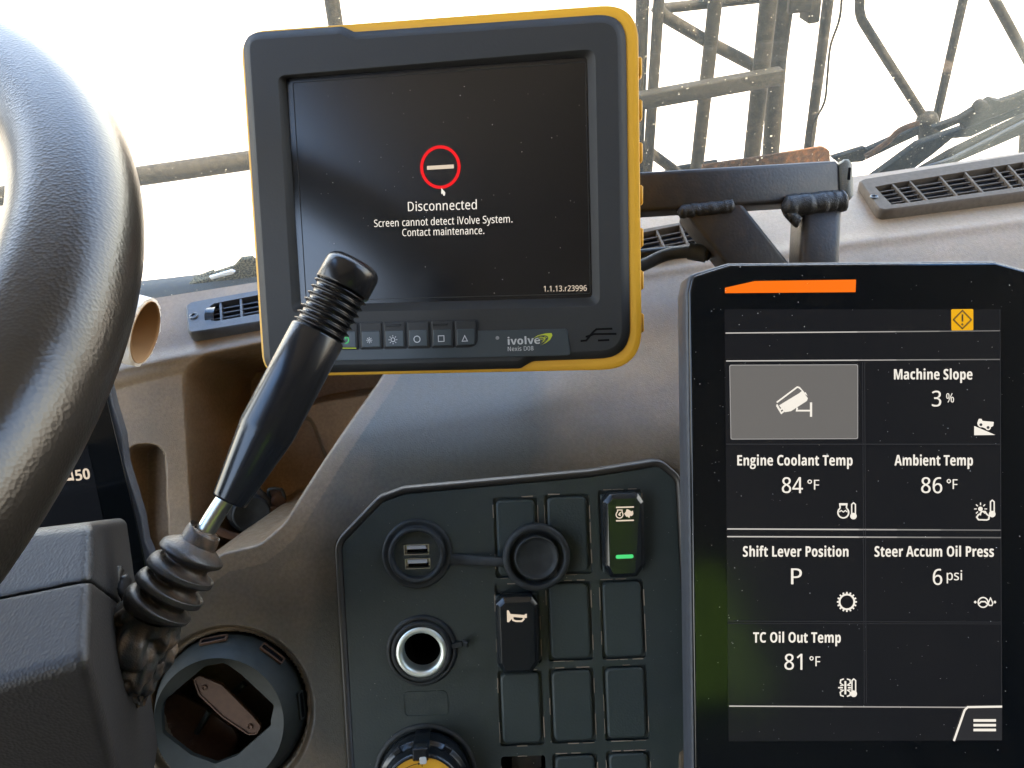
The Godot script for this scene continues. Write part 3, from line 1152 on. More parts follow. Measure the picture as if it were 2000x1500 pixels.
func vents() -> void:
	vent("long dusty brown air vent at the right end below the wiper arms", 1880, 362,
		[1676, 350, 2120, 280, 2170, 352, 1718, 412], [1708, 364, 2060, 306, 2100, 350, 1742, 400],
		[0.1, 0.195, 0.36, 0.50, 0.66, 0.74, 0.83, 0.92], 5, [[1707, 385]], "vent_plastic")
	vent("air vent between the monitor and the black bracket, half hidden", 1330, 462,
		[1120, 470, 1456, 410, 1488, 452, 1160, 520], [1150, 476, 1362, 432, 1376, 470, 1172, 508],
		[0.2, 0.4, 0.62, 0.84], 4, [[1453, 427]], "vent_plastic")
	var v := vent("grey blue air vent with a thumb wheel left of the monitor", 520, 606,
		[361, 590, 700, 530, 712, 596, 366, 652], [410, 594, 690, 540, 694, 580, 412, 629],
		[0.07, 0.21, 0.36, 0.52, 0.68, 0.84], 4, [[379, 618]], "vent_plastic_clean")
	var T := v.transform
	var p := on(T, 412, 612)
	var st := tool()
	var rings := []
	for k in 9:
		var a := deg_to_rad(lerpf(10, 170, k / 8.0))
		var r := PackedVector3Array()
		for e in [[-0.0035, 0.0], [0.0035, 0.0]]:
			r.append(Vector3(p.x + e[0], p.y + 0.009 * cos(a), -0.004 + 0.007 * sin(a)))
		rings.append(r)
	loft(st, rings, false, 1)
	obj("thumb_wheel", done(st), M["gloss_black"], v)

# ------------------------------------------------------------------ bracket behind the displays
func bracket() -> void:
	var d := 0.52
	var T := facing(1640, 400, d)
	var t := thing("mounting_bracket", "welded black square steel tube bracket between monitor and large display", "bracket", T)
	var w := 0.0272
	var st := tool()
	var z := -w / 2
	var a := loc(T, 1110, 381, d) ; var b := loc(T, 1643, 349, d)
	beam(st, a + Vector3(0, 0, z), b + Vector3(0, 0, z), w, w, Vector3(0, 1, 0.05), 0.0032)
	obj("cross_tube", done(st), M["black_paint"], t)
	st = tool()
	var e := (b - a).normalized()
	beam(st, b + Vector3(0, 0, z), b + e * 0.0092 + Vector3(0, 0, z), w * 1.03, w * 1.03, Vector3(0, 1, 0.05), 0.0034)
	var ec := obj("end_cap", done(st), M["cap_metal"], t)
	st = tool()
	box(st, b + e * 0.0052 + Vector3(0, 0.003, 0.0001), Vector3(0.002, 0.0085, 0.0022), Basis(Vector3.BACK, -0.06), 0.0006)
	obj("cap_slot", done(st), M["dark_inside"], ec)
	st = tool()
	beam(st, loc(T, 1594, 392, d + 0.012), loc(T, 1582, 640, d + 0.012), 0.0268, 0.027, Vector3.RIGHT, 0.005)
	obj("post", done(st), M["black_paint"], t)
	st = tool()
	beam(st, loc(T, 1366, 392, d + 0.016), loc(T, 1520, 585, d + 0.02), 0.034, 0.03, Vector3.RIGHT, 0.003)
	obj("brace", done(st), M["black_paint"], t)
	# weld beads
	for s in [[1526, 403, 1656, 391, 0.0075, 0.001, 3], [1322, 414, 1436, 402, 0.005, 0.004, 4], [1540, 414, 1560, 436, 0.004, 0.0, 5]]:
		var pts := PackedVector3Array()
		var rad := []
		for k in 30:
			var f := k / 29.0
			var q := loc(T, lerpf(s[0], s[2], f), lerpf(s[1], s[3], f) + 3.0 * noise.get_noise_2d(f * 6.0, s[6]), d - 0.001 + s[5])
			pts.append(q)
			rad.append(s[4] * (0.97 + 0.08 * noise2.get_noise_2d(f * 9.0, s[6])) * minf(1.0, minf(f, 1.0 - f) * 12.0 + 0.2))
		obj("weld_bead", done(tube(pts, rad, 12)), M["weld_metal"], t)
	var c := thing("black_cable", "two black cables running behind the monitor to the bracket brace", "cable", facing(1300, 500, 0.56))
	var Tc := c.transform
	obj("cable", done(tube(smooth_path(PackedVector3Array([loc(Tc, 1120, 560, 0.55), loc(Tc, 1240, 524, 0.55), loc(Tc, 1300, 498, 0.55), loc(Tc, 1350, 492, 0.545), loc(Tc, 1385, 498, 0.54)])), [0.0044], 14)), M["rubber"], c)
	obj("cable", done(tube(smooth_path(PackedVector3Array([loc(Tc, 1120, 500, 0.56), loc(Tc, 1240, 496, 0.56), loc(Tc, 1320, 489, 0.56), loc(Tc, 1380, 495, 0.555)])), [0.0032], 14)), M["rubber"], c)
	obj("sleeve", done(tube(PackedVector3Array([loc(Tc, 1346, 490, 0.545), loc(Tc, 1380, 496, 0.541)]), [0.0062], 14)), M["rubber"], c)

# ------------------------------------------------------------------ paper roll
func paper_roll() -> void:
	var d := 0.55
	var T := Transform3D(CB * Basis(Vector3.BACK, deg_to_rad(-13.0)) * Basis(Vector3.UP, deg_to_rad(94.0)), P(283, 649, d))
	var t := thing("paper_roll", "roll of cream paper towel on its brown core, on the dashboard behind the wheel", "paper roll", T)
	var R := 0.0255
	var n := 72
	var st := tool()
	var rings := []
	for k in 14:
		var z := -0.16 * k / 13.0
		var r := PackedVector3Array()
		for i in n:
			var a := TAU * i / n
			var rr := R * (1.0 + 0.02 * noise.get_noise_3d(cos(a) * 2.0, sin(a) * 2.0, z * 30.0)) * (0.985 if k == 0 else 1.0)
			r.append(Vector3(rr * cos(a), rr * sin(a), z + (0.0015 * noise2.get_noise_2d(cos(a) * 3, sin(a) * 3) if k == 0 else 0.0)))
		rings.append(r)
	loft(st, rings, true, 1)
	loft(st, [rings[0], circle(R * 0.9, 0.0005, n)], true, 2)
	obj("paper", done(st), M["paper"], t)
	st = tool()
	loft(st, [circle(R * 0.9, 0.0005, n), circle(R * 0.88, 0.001, n), circle(R * 0.86, -0.001, n), circle(R * 0.86, -0.15, n)], true, 1, false, true)
	obj("core", done(st), M["cardboard"], t)

# ------------------------------------------------------------------ switch panel
var PT: Transform3D

func disc_at(px: float, py: float, z := 0.0) -> Transform3D:
	var p := on(PT, px, py, z)
	return PT * Transform3D(Basis.IDENTITY, Vector3(p.x, p.y, z))

func pxm(n: float) -> float:      # pixels on the panel as metres
	return n * 0.4625 / F

func switch_panel() -> void:
	PT = facing(1114.7, 1209.9, 0.4625, 0.85, 1.72, 1.94)
	var t := thing("switch_panel", "black angled switch panel with rows of blank covers in the dashboard", "switch panel", PT)
	var o := rounded(ons(PT, panel_outline_px()), [0.012, 0.008, 0.01, 0.0, 0.009, 0.009, 0.0, 0.0], 6)
	# the plate has its pockets cut out: build it as cells of a grid around the pockets
	var holes := []
	var rows := [[[961, 968], [1045, 962], [969, 1128]], [[971, 1140], [1050, 1136], [978, 1300]], [[970, 1307], [1060, 1303], [985, 1455]], [[980, 1478], [1066, 1474], [990, 1640]]]
	var blanks := []
	var bx := [[962, 1049], [1062, 1150], [1167, 1253]]
	var slant := 0.041
	var by := [[966, 1124], [1135, 1292], [1305, 1453], [1472, 1625]]
	var dy := [[6, 0, -9], [6, 0, -3], [5, 0, -5], [6, 0, -5]]
	var dx := [0, 3, 9, 16]
	for r in 4:
		for c in 3:
			var x0: float = bx[c][0] + dx[r]
			var x1: float = bx[c][1] + dx[r]
			var y0: float = by[r][0] + dy[r][c]
			var y1: float = by[r][1] + dy[r][c]
			var sh := slant * (y1 - y0)
			var q := ons(PT, [x0, y0, x1, y0 - 3, x1 + sh, y1 - 3, x0 + sh, y1])
			holes.append([r, c, q])
	var cg := CSGCombiner3D.new()
	cg.name = "plate"
	var body := CSGPolygon3D.new()
	body.name = "sheet"
	body.polygon = inset(ccw(o), 0.0012)
	body.depth = 0.003
	body.position = Vector3(0, 0, 0.0)
	body.material = M["panel_plastic"]
	cg.add_child(body)
	for h in holes:
		var s := CSGPolygon3D.new()
		s.name = "pocket"
		s.operation = CSGShape3D.OPERATION_SUBTRACTION
		s.polygon = rounded(ccw(h[2]), [0.0022], 3)
		s.depth = 0.0024 if [h[0], h[1]] != [3, 0] else 0.02
		s.position = Vector3(0, 0, 0.0001)
		s.material = M["panel_plastic"]
		cg.add_child(s, true)
	for h in [[815, 1081, 56.0], [824, 1270, 52.0]]:
		var s := CSGCylinder3D.new()
		s.name = "socket_hole"
		s.operation = CSGShape3D.OPERATION_SUBTRACTION
		s.radius = pxm(h[2]); s.height = 0.03; s.sides = 48
		var p := on(PT, h[0], h[1])
		s.position = Vector3(p.x, p.y, 0)
		s.rotation.x = PI / 2
		s.material = M["panel_plastic"]
		cg.add_child(s, true)
	cg.set_meta("part", true)
	t.add_child(cg)
	# CSGPolygon3D runs from z = 0 down to -depth
	# raised rim round the plate
	var st := tool()
	var po := ccw(o)
	loft(st, [at_z(inset(po, -0.0034), -0.006), at_z(inset(po, -0.0030), 0.0002), at_z(inset(po, -0.0024), 0.0010), at_z(inset(po, -0.0018), 0.0011), at_z(inset(po, 0.0006), -0.0002), at_z(inset(po, 0.0012), -0.003)], true, 1)
	obj("rim", done(st), M["rim_plastic"], t)
	# blank covers
	for h in holes:
		if [h[0], h[1]] in [[0, 2], [1, 0], [3, 0]]:
			continue
		var q := ccw(h[2])
		var mid := Vector2.ZERO
		for p in q:
			mid += p / 4.0
		var b := inset(q, 0.0017)
		obj("blank_cover", done(plate(rounded(b, [0.0042], 6), -0.0024, 0.0010, 0.0014)), M["blank_plastic"], t)
	# pale wear and dust along the pocket edges
	var r := RandomNumberGenerator.new()
	r.seed = 12
	for h in holes:
		var q := ccw(h[2])
		var wst := tool()
		for k in 4:
			var a: Vector2 = q[k]
			var e: Vector2 = q[(k + 1) % 4]
			for piece in 3:
				if r.randf() < 0.35:
					continue
				var f0 := 0.08 + 0.28 * piece + r.randf() * 0.06
				var f1 := f0 + 0.16 + r.randf() * 0.13
				var pl := PackedVector2Array()
				for m in 7:
					pl.append(a.lerp(e, lerpf(f0, f1, m / 6.0)) + Vector2(r.randf() - 0.5, r.randf() - 0.5) * 0.00012)
				stroke(pl, 0.0003 + 0.0004 * r.randf(), 0.0001, false, wst)
		obj("edge_wear", done(wst), M["worn_edge"], t)
	# an empty place at the bottom left, with the socket behind it
	st = tool()
	var e0 := on(PT, 1030, 1500)
	box(st, Vector3(e0.x, e0.y - 0.003, -0.012), Vector3(0.019, 0.028, 0.002), Basis.IDENTITY, 0.0005)
	obj("empty_pocket", done(st), M["black_paint"], t)
	# shallow label field
	st = tool()
	var lf := rounded(ons(PT, [787, 1352, 872, 1349, 876, 1396, 791, 1399]), [0.003], 5)
	stroke(lf, 0.0005, 0.0, true, st, 0.0004)
	obj("label_field", done(st), M["blank_plastic"], t)
	specks(t, PT, 700, 985, 1330, 1495, 170, 0.0002, 21)
	rocker("engine_speed_switch", "black rocker switch with engine and rabbit symbols and a green light", 1214, 1040, 80, 164, 0.0)
	rocker("horn_switch", "black rocker switch with a white horn symbol, below the round cap", 1010, 1231, 82, 152, 0.0)
	usb()
	power_socket()
	rotary()

func rocker(called: String, label: String, cx: float, cy: float, w: float, h: float, _z: float) -> void:
	var T := disc_at(cx, cy)
	var t := thing(called, label, "rocker switch", T)
	var W := pxm(w)
	var H := pxm(h)
	var horn := called == "horn_switch"
	var frame := rrect(0, 0, W * 0.99, H * 0.93, 0.001, 3)
	obj("frame", done(plate(frame, -0.0015, 0.0014, 0.0006)), M["blank_plastic"], t)
	var o := rounded(PackedVector2Array([Vector2(-0.36 * W, -0.5 * H), Vector2(0.3 * W, -0.5 * H), Vector2(0.5 * W, -0.36 * H), Vector2(0.5 * W, 0.39 * H), Vector2(0.36 * W, 0.5 * H), Vector2(-0.32 * W, 0.5 * H), Vector2(-0.5 * W, 0.41 * H), Vector2(-0.5 * W, -0.36 * H)]), [0.003, 0.003, 0.004, 0.002, 0.002, 0.002, 0.002, 0.004], 4)
	var tilt := func(p: Vector2, z: float) -> float:
		return z + (0.0032 * (p.y / H + 0.5) if z > 0.002 else 0.0) + (0.03 * maxf(0.0, absf(p.y) / H - 0.2) ** 2 * 0.15 if z > 0.004 else 0.0)
	var st := tool()
	var po := ccw(o)
	var rings := []
	for l in [[0.0, 0.001], [0.0, 0.0058], [0.0004, 0.0066], [0.0026, 0.0088], [0.0030, 0.009]]:
		var r := at_z(inset(po, l[0]), l[1])
		for i in r.size():
			r[i].z = tilt.call(Vector2(r[i].x, r[i].y), r[i].z)
		rings.append(r)
	loft(st, [rings[0], rings[1], rings[2]], true, 1)
	loft(st, [rings[2], rings[3], rings[4]], true, 2)
	cap(st, inset(po, 0.0030), 0.009, true, tilt)
	var rk := obj("rocker", done(st), M["gloss_black"], t)
	var zc := 0.0122
	# symbols sit on the sloping face
	var b := Basis(Vector3.RIGHT, atan(0.0032 / H))
	var FT := T * Transform3D(b, Vector3(0, 0, 0.0107))
	if horn:
		st = tool()
		var z0 := 0.0001
		var q := ons(FT, [990, 1192, 993.5, 1192, 997, 1199, 1003, 1201, 1024, 1201, 1027, 1198.5, 1029, 1199, 1029, 1207, 1026.5, 1207, 1024, 1204.5, 1003, 1205, 997, 1208, 994, 1215, 990.5, 1215])
		cap(st, ccw(q), z0)
		obj("horn_symbol", done(st), M["lit_cream"], rk).transform = T.affine_inverse() * FT
		st = tool()
		stroke(ons(FT, [1001, 1206, 1002, 1211, 1008, 1213, 1019, 1213, 1023, 1209, 1022, 1205]), pxm(3.2), z0, false, st)
		obj("horn_loop", done(st), M["lit_cream"], rk).transform = T.affine_inverse() * FT
	else:
		for y in [990, 1016]:
			st = tool()
			stroke(ons(FT, [1203, y + 1, 1238, y]), pxm(2.6), 0.0001, false, st)
			obj("symbol_line", done(st), M["lit_cream"], rk).transform = T.affine_inverse() * FT
		st = tool()
		var c := on(FT, 1210, 1005)
		stroke(arc2(c.x, c.y, pxm(6.6), pxm(6.6), -235, 55, 20), pxm(2.0), 0.0001, false, st)
		stroke(ons(FT, [1206, 1000, 1206, 996, 1215, 996, 1215, 1000]), pxm(1.8), 0.0001, false, st)
		stroke(ons(FT, [1212, 1000, 1209, 1005, 1212, 1007]), pxm(2.6), 0.0001, false, st)
		obj("engine_symbol", done(st), M["lit_cream"], rk).transform = T.affine_inverse() * FT
		st = tool()
		cap(st, ccw(ons(FT, [1219, 1003, 1222, 1000, 1226, 998, 1224, 994, 1229, 996, 1233, 999, 1236, 997, 1237, 1004, 1234, 1008, 1231, 1007, 1229, 1012, 1226, 1009, 1223, 1009])), 0.0001)
		obj("rabbit_symbol", done(st), M["lit_cream"], rk).transform = T.affine_inverse() * FT
		st = tool()
		var g := on(FT, 1220, 1087)
		obj("indicator_light", done(plate(rrect(g.x, g.y, pxm(34), pxm(7.5), pxm(3.4), 5), -0.0006, 0.0003, 0.0002)), M["lit_green"], rk).transform = T.affine_inverse() * FT

func usb() -> void:
	var T := disc_at(815, 1081)
	var t := thing("usb_socket", "round black twin USB socket, its rubber cap hanging open on a strap", "usb socket", T)
	var k := pxm(1)
	obj("flange", done(lathe([68 * k, 0.0, 67 * k, 0.0016, 63 * k, 0.0022, 58 * k, 0.0016, 54 * k, 0.0014, 54 * k, 0.0046, 52 * k, 0.0056, 47 * k, 0.0056, 45 * k, 0.0046, 44 * k, 0.0005], 80)), M["rubber"], t)
	var cg := CSGCombiner3D.new()
	cg.name = "face"
	var dsc := CSGCylinder3D.new()
	dsc.name = "disc"
	dsc.radius = 44.5 * k; dsc.height = 0.006; dsc.sides = 64
	dsc.rotation.x = PI / 2
	dsc.position.z = -0.0022
	dsc.material = M["panel_plastic"]
	cg.add_child(dsc)
	var ports := [[814, 1072.5], [816, 1100]]
	for p in ports:
		var c := on(T, p[0], p[1])
		var bx := CSGBox3D.new()
		bx.name = "port_hole"
		bx.operation = CSGShape3D.OPERATION_SUBTRACTION
		bx.size = Vector3(0.0152, 0.0064, 0.02)
		bx.position = Vector3(c.x, c.y, 0)
		bx.material = M["panel_plastic"]
		cg.add_child(bx, true)
	t.add_child(cg)
	for p in ports:
		var c := on(T, p[0], p[1])
		var st := tool()
		var w := 0.0150
		var h := 0.0062
		var o := at_z(rrect(c.x, c.y, w, h, 0.0005, 2), 0.0012)
		var i := at_z(rrect(c.x, c.y, w - 0.0007, h - 0.0007, 0.0004, 2), 0.0012)
		var i2 := at_z(rrect(c.x, c.y, w - 0.0007, h - 0.0007, 0.0004, 2), -0.006)
		loft(st, [o, i], true, FLAT)
		loft(st, [i, i2], true, FLAT, false, true)
		var sh := obj("port_shell", done(st), M["usb_shell"], t)
		st = tool()
		box(st, Vector3(c.x, c.y + 0.0012, -0.0022), Vector3(0.0116, 0.0022, 0.0064), Basis.IDENTITY, 0.0002)
		obj("port_tongue", done(st), M["print_white"], sh)
		st = tool()
		box(st, Vector3(c.x, c.y - 0.0016, -0.0035), Vector3(0.0118, 0.0012, 0.004), Basis.IDENTITY, 0.0002)
		obj("port_inner", done(st), M["dark_inside"], sh)
	# strap and cap
	var a := on(T, 880, 1092)
	var b := on(T, 992, 1092)
	var st := tool()
	var rings := []
	for i in 13:
		var f := i / 12.0
		var p := a.lerp(b, f)
		var z := 0.0012 + 0.006 * smoothstep(0.1, 0.95, f)
		var w := lerpf(11.5, 9.5, minf(1.0, f * 2.0)) * k
		rings.append(PackedVector3Array([Vector3(p.x, p.y + w, z - 0.0009), Vector3(p.x, p.y + w, z), Vector3(p.x, p.y + w * 0.8, z + 0.0006), Vector3(p.x, p.y - w * 0.8, z + 0.0006), Vector3(p.x, p.y - w, z), Vector3(p.x, p.y - w, z - 0.0009)]))
	loft(st, rings, true, 1, true, true)
	obj("strap", done(st), M["rubber"], t)
	var cc := on(T, 1048, 1089, 0.009)
	st = lathe([62 * k, 0.0030, 64 * k, 0.0042, 64.5 * k, 0.0085, 62 * k, 0.0101, 55 * k, 0.0106, 52 * k, 0.0098, 51 * k, 0.0052, 44 * k, 0.0050, 43 * k, 0.0096, 41 * k, 0.0106, 38.5 * k, 0.0107, 36 * k, 0.0095, 30 * k, 0.0089, 0.0, 0.0087], 80, false, null, cc.x, cc.y)
	loft(st, [circle(62 * k, 0.0030, 80, cc.x, cc.y), circle(40 * k, 0.0028, 80, cc.x, cc.y), circle(1e-5, 0.0028, 80, cc.x, cc.y)], true, 3)
	obj("cap", done(st), M["rubber"], t)

func power_socket() -> void:
	var T := disc_at(824, 1270)
	var t := thing("power_socket", "open 12 volt power socket with a silver ring and torn cap strap", "power socket", T)
	var k := pxm(1)
	obj("flange", done(lathe([69 * k, 0.0, 68 * k, 0.0012, 64 * k, 0.0019, 61 * k, 0.0019, 60.5 * k, 0.0008, 59 * k, 0.0008, 58 * k, 0.0028, 56 * k, 0.0034, 49 * k, 0.0036, 48.5 * k, 0.001], 80)), M["rubber"], t)
	obj("metal_ring", done(lathe([49.5 * k, 0.001, 49 * k, 0.0034, 47 * k, 0.0042, 43 * k, 0.0045, 39 * k, 0.0041, 37 * k, 0.003, 36 * k, 0.001, 36 * k, -0.006], 80)), M["chrome"], t)
	obj("barrel", done(lathe([36 * k, -0.006, 35 * k, -0.045, 0.0, -0.045], 48)), M["dark_inside"], t)
	obj("contact", done(lathe([6 * k, -0.04, 6 * k, -0.034, 0.0, -0.033], 24)), M["steel"], t)
	var st := tool()
	var a := on(T, 908, 1247)
	box(st, Vector3(on(T, 892, 1258).x, on(T, 892, 1258).y, 0.0016), Vector3(24 * k, 11 * k, 0.0014), Basis(Vector3.BACK, 0.14), 0.0004)
	box(st, Vector3(a.x + 0.0005, a.y - 0.0018, 0.0036), Vector3(12 * k, 17 * k, 0.0016), Basis(Vector3.RIGHT, 0.7) * Basis(Vector3.UP, -0.6), 0.0004)
	obj("torn_strap", done(st), M["rubber"], t)

func rotary() -> void:
	var T := disc_at(831, 1512)
	var t := thing("rotary_switch", "black rotary switch with a yellow face, pointer tab and arrow marks", "rotary switch", T)
	var k := pxm(1)
	obj("collar", done(lathe([100 * k, 0.0, 99 * k, 0.0015, 92 * k, 0.0022, 90 * k, 0.001], 80)), M["rubber"], t)
	obj("knob", done(lathe([88 * k, 0.001, 87 * k, 0.012, 86 * k, 0.0128, 79 * k, 0.0135, 78.5 * k, 0.0145, 76 * k, 0.0205, 74 * k, 0.022, 70 * k, 0.0226, 69 * k, 0.0216], 96)), M["gloss_black"], t)
	obj("face", done(lathe([70 * k, 0.0216, 30 * k, 0.0216, 28 * k, 0.0206, 0.0, 0.0206], 80)), M["amber_plastic"], t)
	obj("key_barrel", done(lathe([24 * k, 0.0206, 23 * k, 0.0228, 21 * k, 0.0232, 0.0, 0.0226], 48)), M["gloss_black"], t)
	var st := tool()
	box(st, Vector3(0, 79 * k, 0.0125), Vector3(30 * k, 26 * k, 0.0262), Basis.IDENTITY, 0.0012)
	obj("pointer_tab", done(st), M["gloss_black"], t)
	st = tool()
	var w := on(T, 825, 1464, 0.0252)
	obj("pointer_mark", done(plate(rrect(w.x + 0.0002, 69 * k, 13 * k, 13 * k, 0.001, 3), 0.024, 0.0262, 0.0004)), M["print_white"], t)
	st = tool()
	var z := 0.0216
	stroke(PackedVector2Array([Vector2(1.5 * k, 62 * k), Vector2(1.5 * k, 51 * k)]), 1.5 * k, z, false, st)
	obj("mark_on", done(st), M["print_black"], t)
	st = tool()
	var arc := PackedVector2Array()
	for i in 12:
		var a := deg_to_rad(lerpf(94, 122, i / 11.0))
		arc.append(Vector2(cos(a), sin(a)) * 57 * k)
	stroke(arc, 1.3 * k, z, false, st)
	for e in [[0, 1], [11, -1]]:
		var p: Vector2 = arc[e[0]]
		var dir: Vector2 = (arc[0] - arc[1]).normalized() * e[1]
		var nrm := Vector2(-dir.y, dir.x)
		cap(st, ccw(PackedVector2Array([p + dir * 5 * k, p + nrm * 2.4 * k - dir * 2 * k, p - nrm * 2.4 * k - dir * 2 * k])), z + 0.00012)
	obj("mark_arrow", done(st), M["print_black"], t)
	st = tool()
	stroke(arc2(-37 * k, 43 * k, 5.5 * k, 5.5 * k, 0, 360, 20), 1.5 * k, z, true, st)
	obj("mark_off", done(st), M["print_black"], t)
	for a in [55.0, 125.0]:
		st = tool()
		var c := Vector2(cos(deg_to_rad(a)), sin(deg_to_rad(a))) * 83 * k
		box(st, Vector3(c.x, c.y, 0.0125), Vector3(10 * k, 17 * k, 0.003), Basis(Vector3.BACK, deg_to_rad(a)), 0.0006)
		obj("grip_notch", done(st), M["print_black"], t)

# ------------------------------------------------------------------ round vent seat at the lower left
func round_vent() -> void:
	var T := facing(449, 1387, 0.466, 0, 0, 2)
	var t := thing("round_vent_seat", "round vent seat without its nozzle, brown flaps visible through the hole", "vent seat", T)
	var zt := 0.018
	var hexpx := [378, 1320, 398, 1304, 432, 1298, 441, 1301, 468, 1320, 533, 1381, 526, 1413, 528, 1420, 460, 1480, 418, 1496, 370, 1479, 314, 1436, 311, 1392, 318, 1370, 326, 1364]
	var hx := ccw(rounded(ons(T, hexpx, zt), [0.002], 3))
	var c := on(T, 427, 1400, zt)
	var n := 144
	var hole := by_angle(hx, c, n)
	var ring := PackedVector2Array()
	for i in n:
		var a := TAU * i / n
		ring.append(Vector2(0, 0) + Vector2(cos(a), sin(a)) * 0.0385)
	ring = by_angle(ring, c, n)
	var base := by_angle(PackedVector2Array(Array(circle(0.0455, 0, 144)).map(func(v): return Vector2(v.x, v.y))), c, n)
	var st := tool()
	loft(st, [at_z(base, -0.012), at_z(base, 0.0), at_z(ring, zt - 0.0012), at_z(inset(ring, 0.0005), zt)], true, 1)
	loft(st, [at_z(inset(ring, 0.0005), zt), at_z(hole, zt - 0.0025)], true, 2)
	loft(st, [at_z(hole, zt - 0.0025), at_z(hole, zt - 0.006)], true, 3)
	obj("boss", done(st), M["boss_plastic"], t)
	st = tool()
	loft(st, [at_z(base, -0.05), at_z(base, -0.01)], true, 1, true, false)
	obj("duct", done(st), M["dark_inside"], t)
	# clip windows on the sloping side
	for a in [99.0, 51.0, 4.0]:
		var dir := Vector3(cos(deg_to_rad(a)), sin(deg_to_rad(a)), 0)
		var slope := Vector3(0, 0, zt) + dir * (0.0385 - 0.0455)
		var nrm := Vector3(dir.x * zt, dir.y * zt, 0.007).normalized()
		var up := slope.normalized()
		var x := up.cross(nrm)
		var b := Basis(x, up, nrm)
		var o := Node3D.new()
		st = tool()
		var p := dir * 0.0444 + Vector3(0, 0, 0.0036) + nrm * 0.0002
		var q := rrect(0, 0, 0.0165, 0.0052, 0.0008, 3)
		var ri := rrect(0, 0, 0.0148, 0.0032, 0.0006, 3)
		loft(st, [at_z(ccw(q), -0.0005), at_z(ccw(q), 0.0008), at_z(ccw(ri), 0.0008), at_z(ccw(ri), -0.0005)], true, FLAT)
		var w := obj("clip_frame", done(st), M["brown_plastic"] if a > 20 else M["boss_plastic"], t)
		w.transform = Transform3D(b, p)
		st = tool()
		cap(st, ccw(ri), 0.0003)
		box(st, Vector3(0, -0.0004, 0.0005), Vector3(0.0145, 0.0007, 0.0005))
		var w2 := obj("clip_slot", done(st), M["dark_inside"], t)
		w2.transform = Transform3D(b, p)
		o.free()
	# flaps inside
	for f in [[[376, 1326, 392, 1318, 434, 1336, 494, 1396, 512, 1418, 502, 1436, 484, 1436, 434, 1402, 388, 1358], 0.004, 0.35], [[318, 1372, 345, 1352, 400, 1380, 455, 1420, 466, 1440, 452, 1478, 420, 1494, 372, 1470, 330, 1436, 318, 1400], -0.012, 0.0]]:
		var zf := func(p: Vector2, z: float) -> float:
			return z
		var o := ccw(rounded(ons(T, f[0], f[1]), [0.003], 4))
		st = plate(o, f[1] - 0.0016, f[1], 0.0006)
		stroke(inset(o, 0.0008), 0.0008, f[1], true, st, 0.0007)
		obj("flap", done(st), M["brown_plastic"], t)
	for q in [[399, 1343, 0.0042], [488, 1419, 0.0042], [333, 1417, -0.0118], [376, 1450, -0.0118]]:
		var p := on(T, q[0], q[1], q[2])
		st = lathe([0.0018, q[2], 0.0017, q[2] + 0.0005, 0.0011, q[2] + 0.0006, 0.0009, q[2] + 0.0002, 0.0, q[2] + 0.0002], 18, false, null, p.x, p.y)
		obj("rivet", done(st), M["brown_plastic"], t)
	var ra := on(T, 478, 1335, -0.006)
	var rb := on(T, 448, 1362, -0.006)
	obj("link_rod", done(tube(PackedVector3Array([Vector3(ra.x, ra.y, -0.006), Vector3(rb.x, rb.y, -0.006)]), [0.0022], 12)), M["boss_plastic"], t)
	ra = on(T, 412, 1385, -0.008)
	rb = on(T, 385, 1430, -0.011)
	obj("link_rod", done(tube(PackedVector3Array([Vector3(ra.x, ra.y, -0.006), Vector3(rb.x, rb.y, -0.0105)]), [0.0018], 12)), M["boss_plastic"], t)

# ------------------------------------------------------------------ loose connector in the cubby
func cubby_contents() -> void:
	var d := 0.60
	var T := facing(490, 1000, d, 10, 25, -20)
	var t := thing("wire_connector", "dusty round cable connector lying at the bottom of the cubby", "connector", T)
	obj("housing", done(lathe([0.0, 0.004, 0.009, 0.004, 0.0125, 0.006, 0.014, 0.006, 0.0145, 0.003, 0.0145, -0.03], 40)), M["rubber"], t)
	obj("collar", done(lathe([0.0145, -0.008, 0.0175, -0.007, 0.018, -0.004, 0.0175, -0.001, 0.0145, 0.0], 40)), M["cab_trim"], t)
	var st := lathe([0.004, -0.012, 0.0075, -0.012, 0.0075, 0.001, 0.0065, 0.003, 0.004, 0.003], 32, false, null, 0.0165, 0.002)
	obj("plug", done(st), M["brown_plastic"], t)
	st = lathe([0.004, -0.012, 0.006, -0.012, 0.006, 0.0, 0.004, 0.002, 0.0, 0.001], 28, false, null, 0.017, 0.0145)
	obj("plug", done(st), M["brown_plastic"], t)
	obj("wire", done(tube(smooth_path(PackedVector3Array([Vector3(0.012, 0.012, -0.004), Vector3(0.006, 0.021, 0.002), Vector3(0.015, 0.024, 0.002), Vector3(0.021, 0.017, 0.0)])), [0.0013], 10)), M["rubber"], t)
	obj("wire", done(tube(smooth_path(PackedVector3Array([Vector3(-0.03, -0.016, 0.002), Vector3(-0.012, -0.02, 0.005), Vector3(0.008, -0.018, 0.004), Vector3(0.024, -0.006, -0.004)])), [0.0032], 10)), M["brown_plastic"], t)

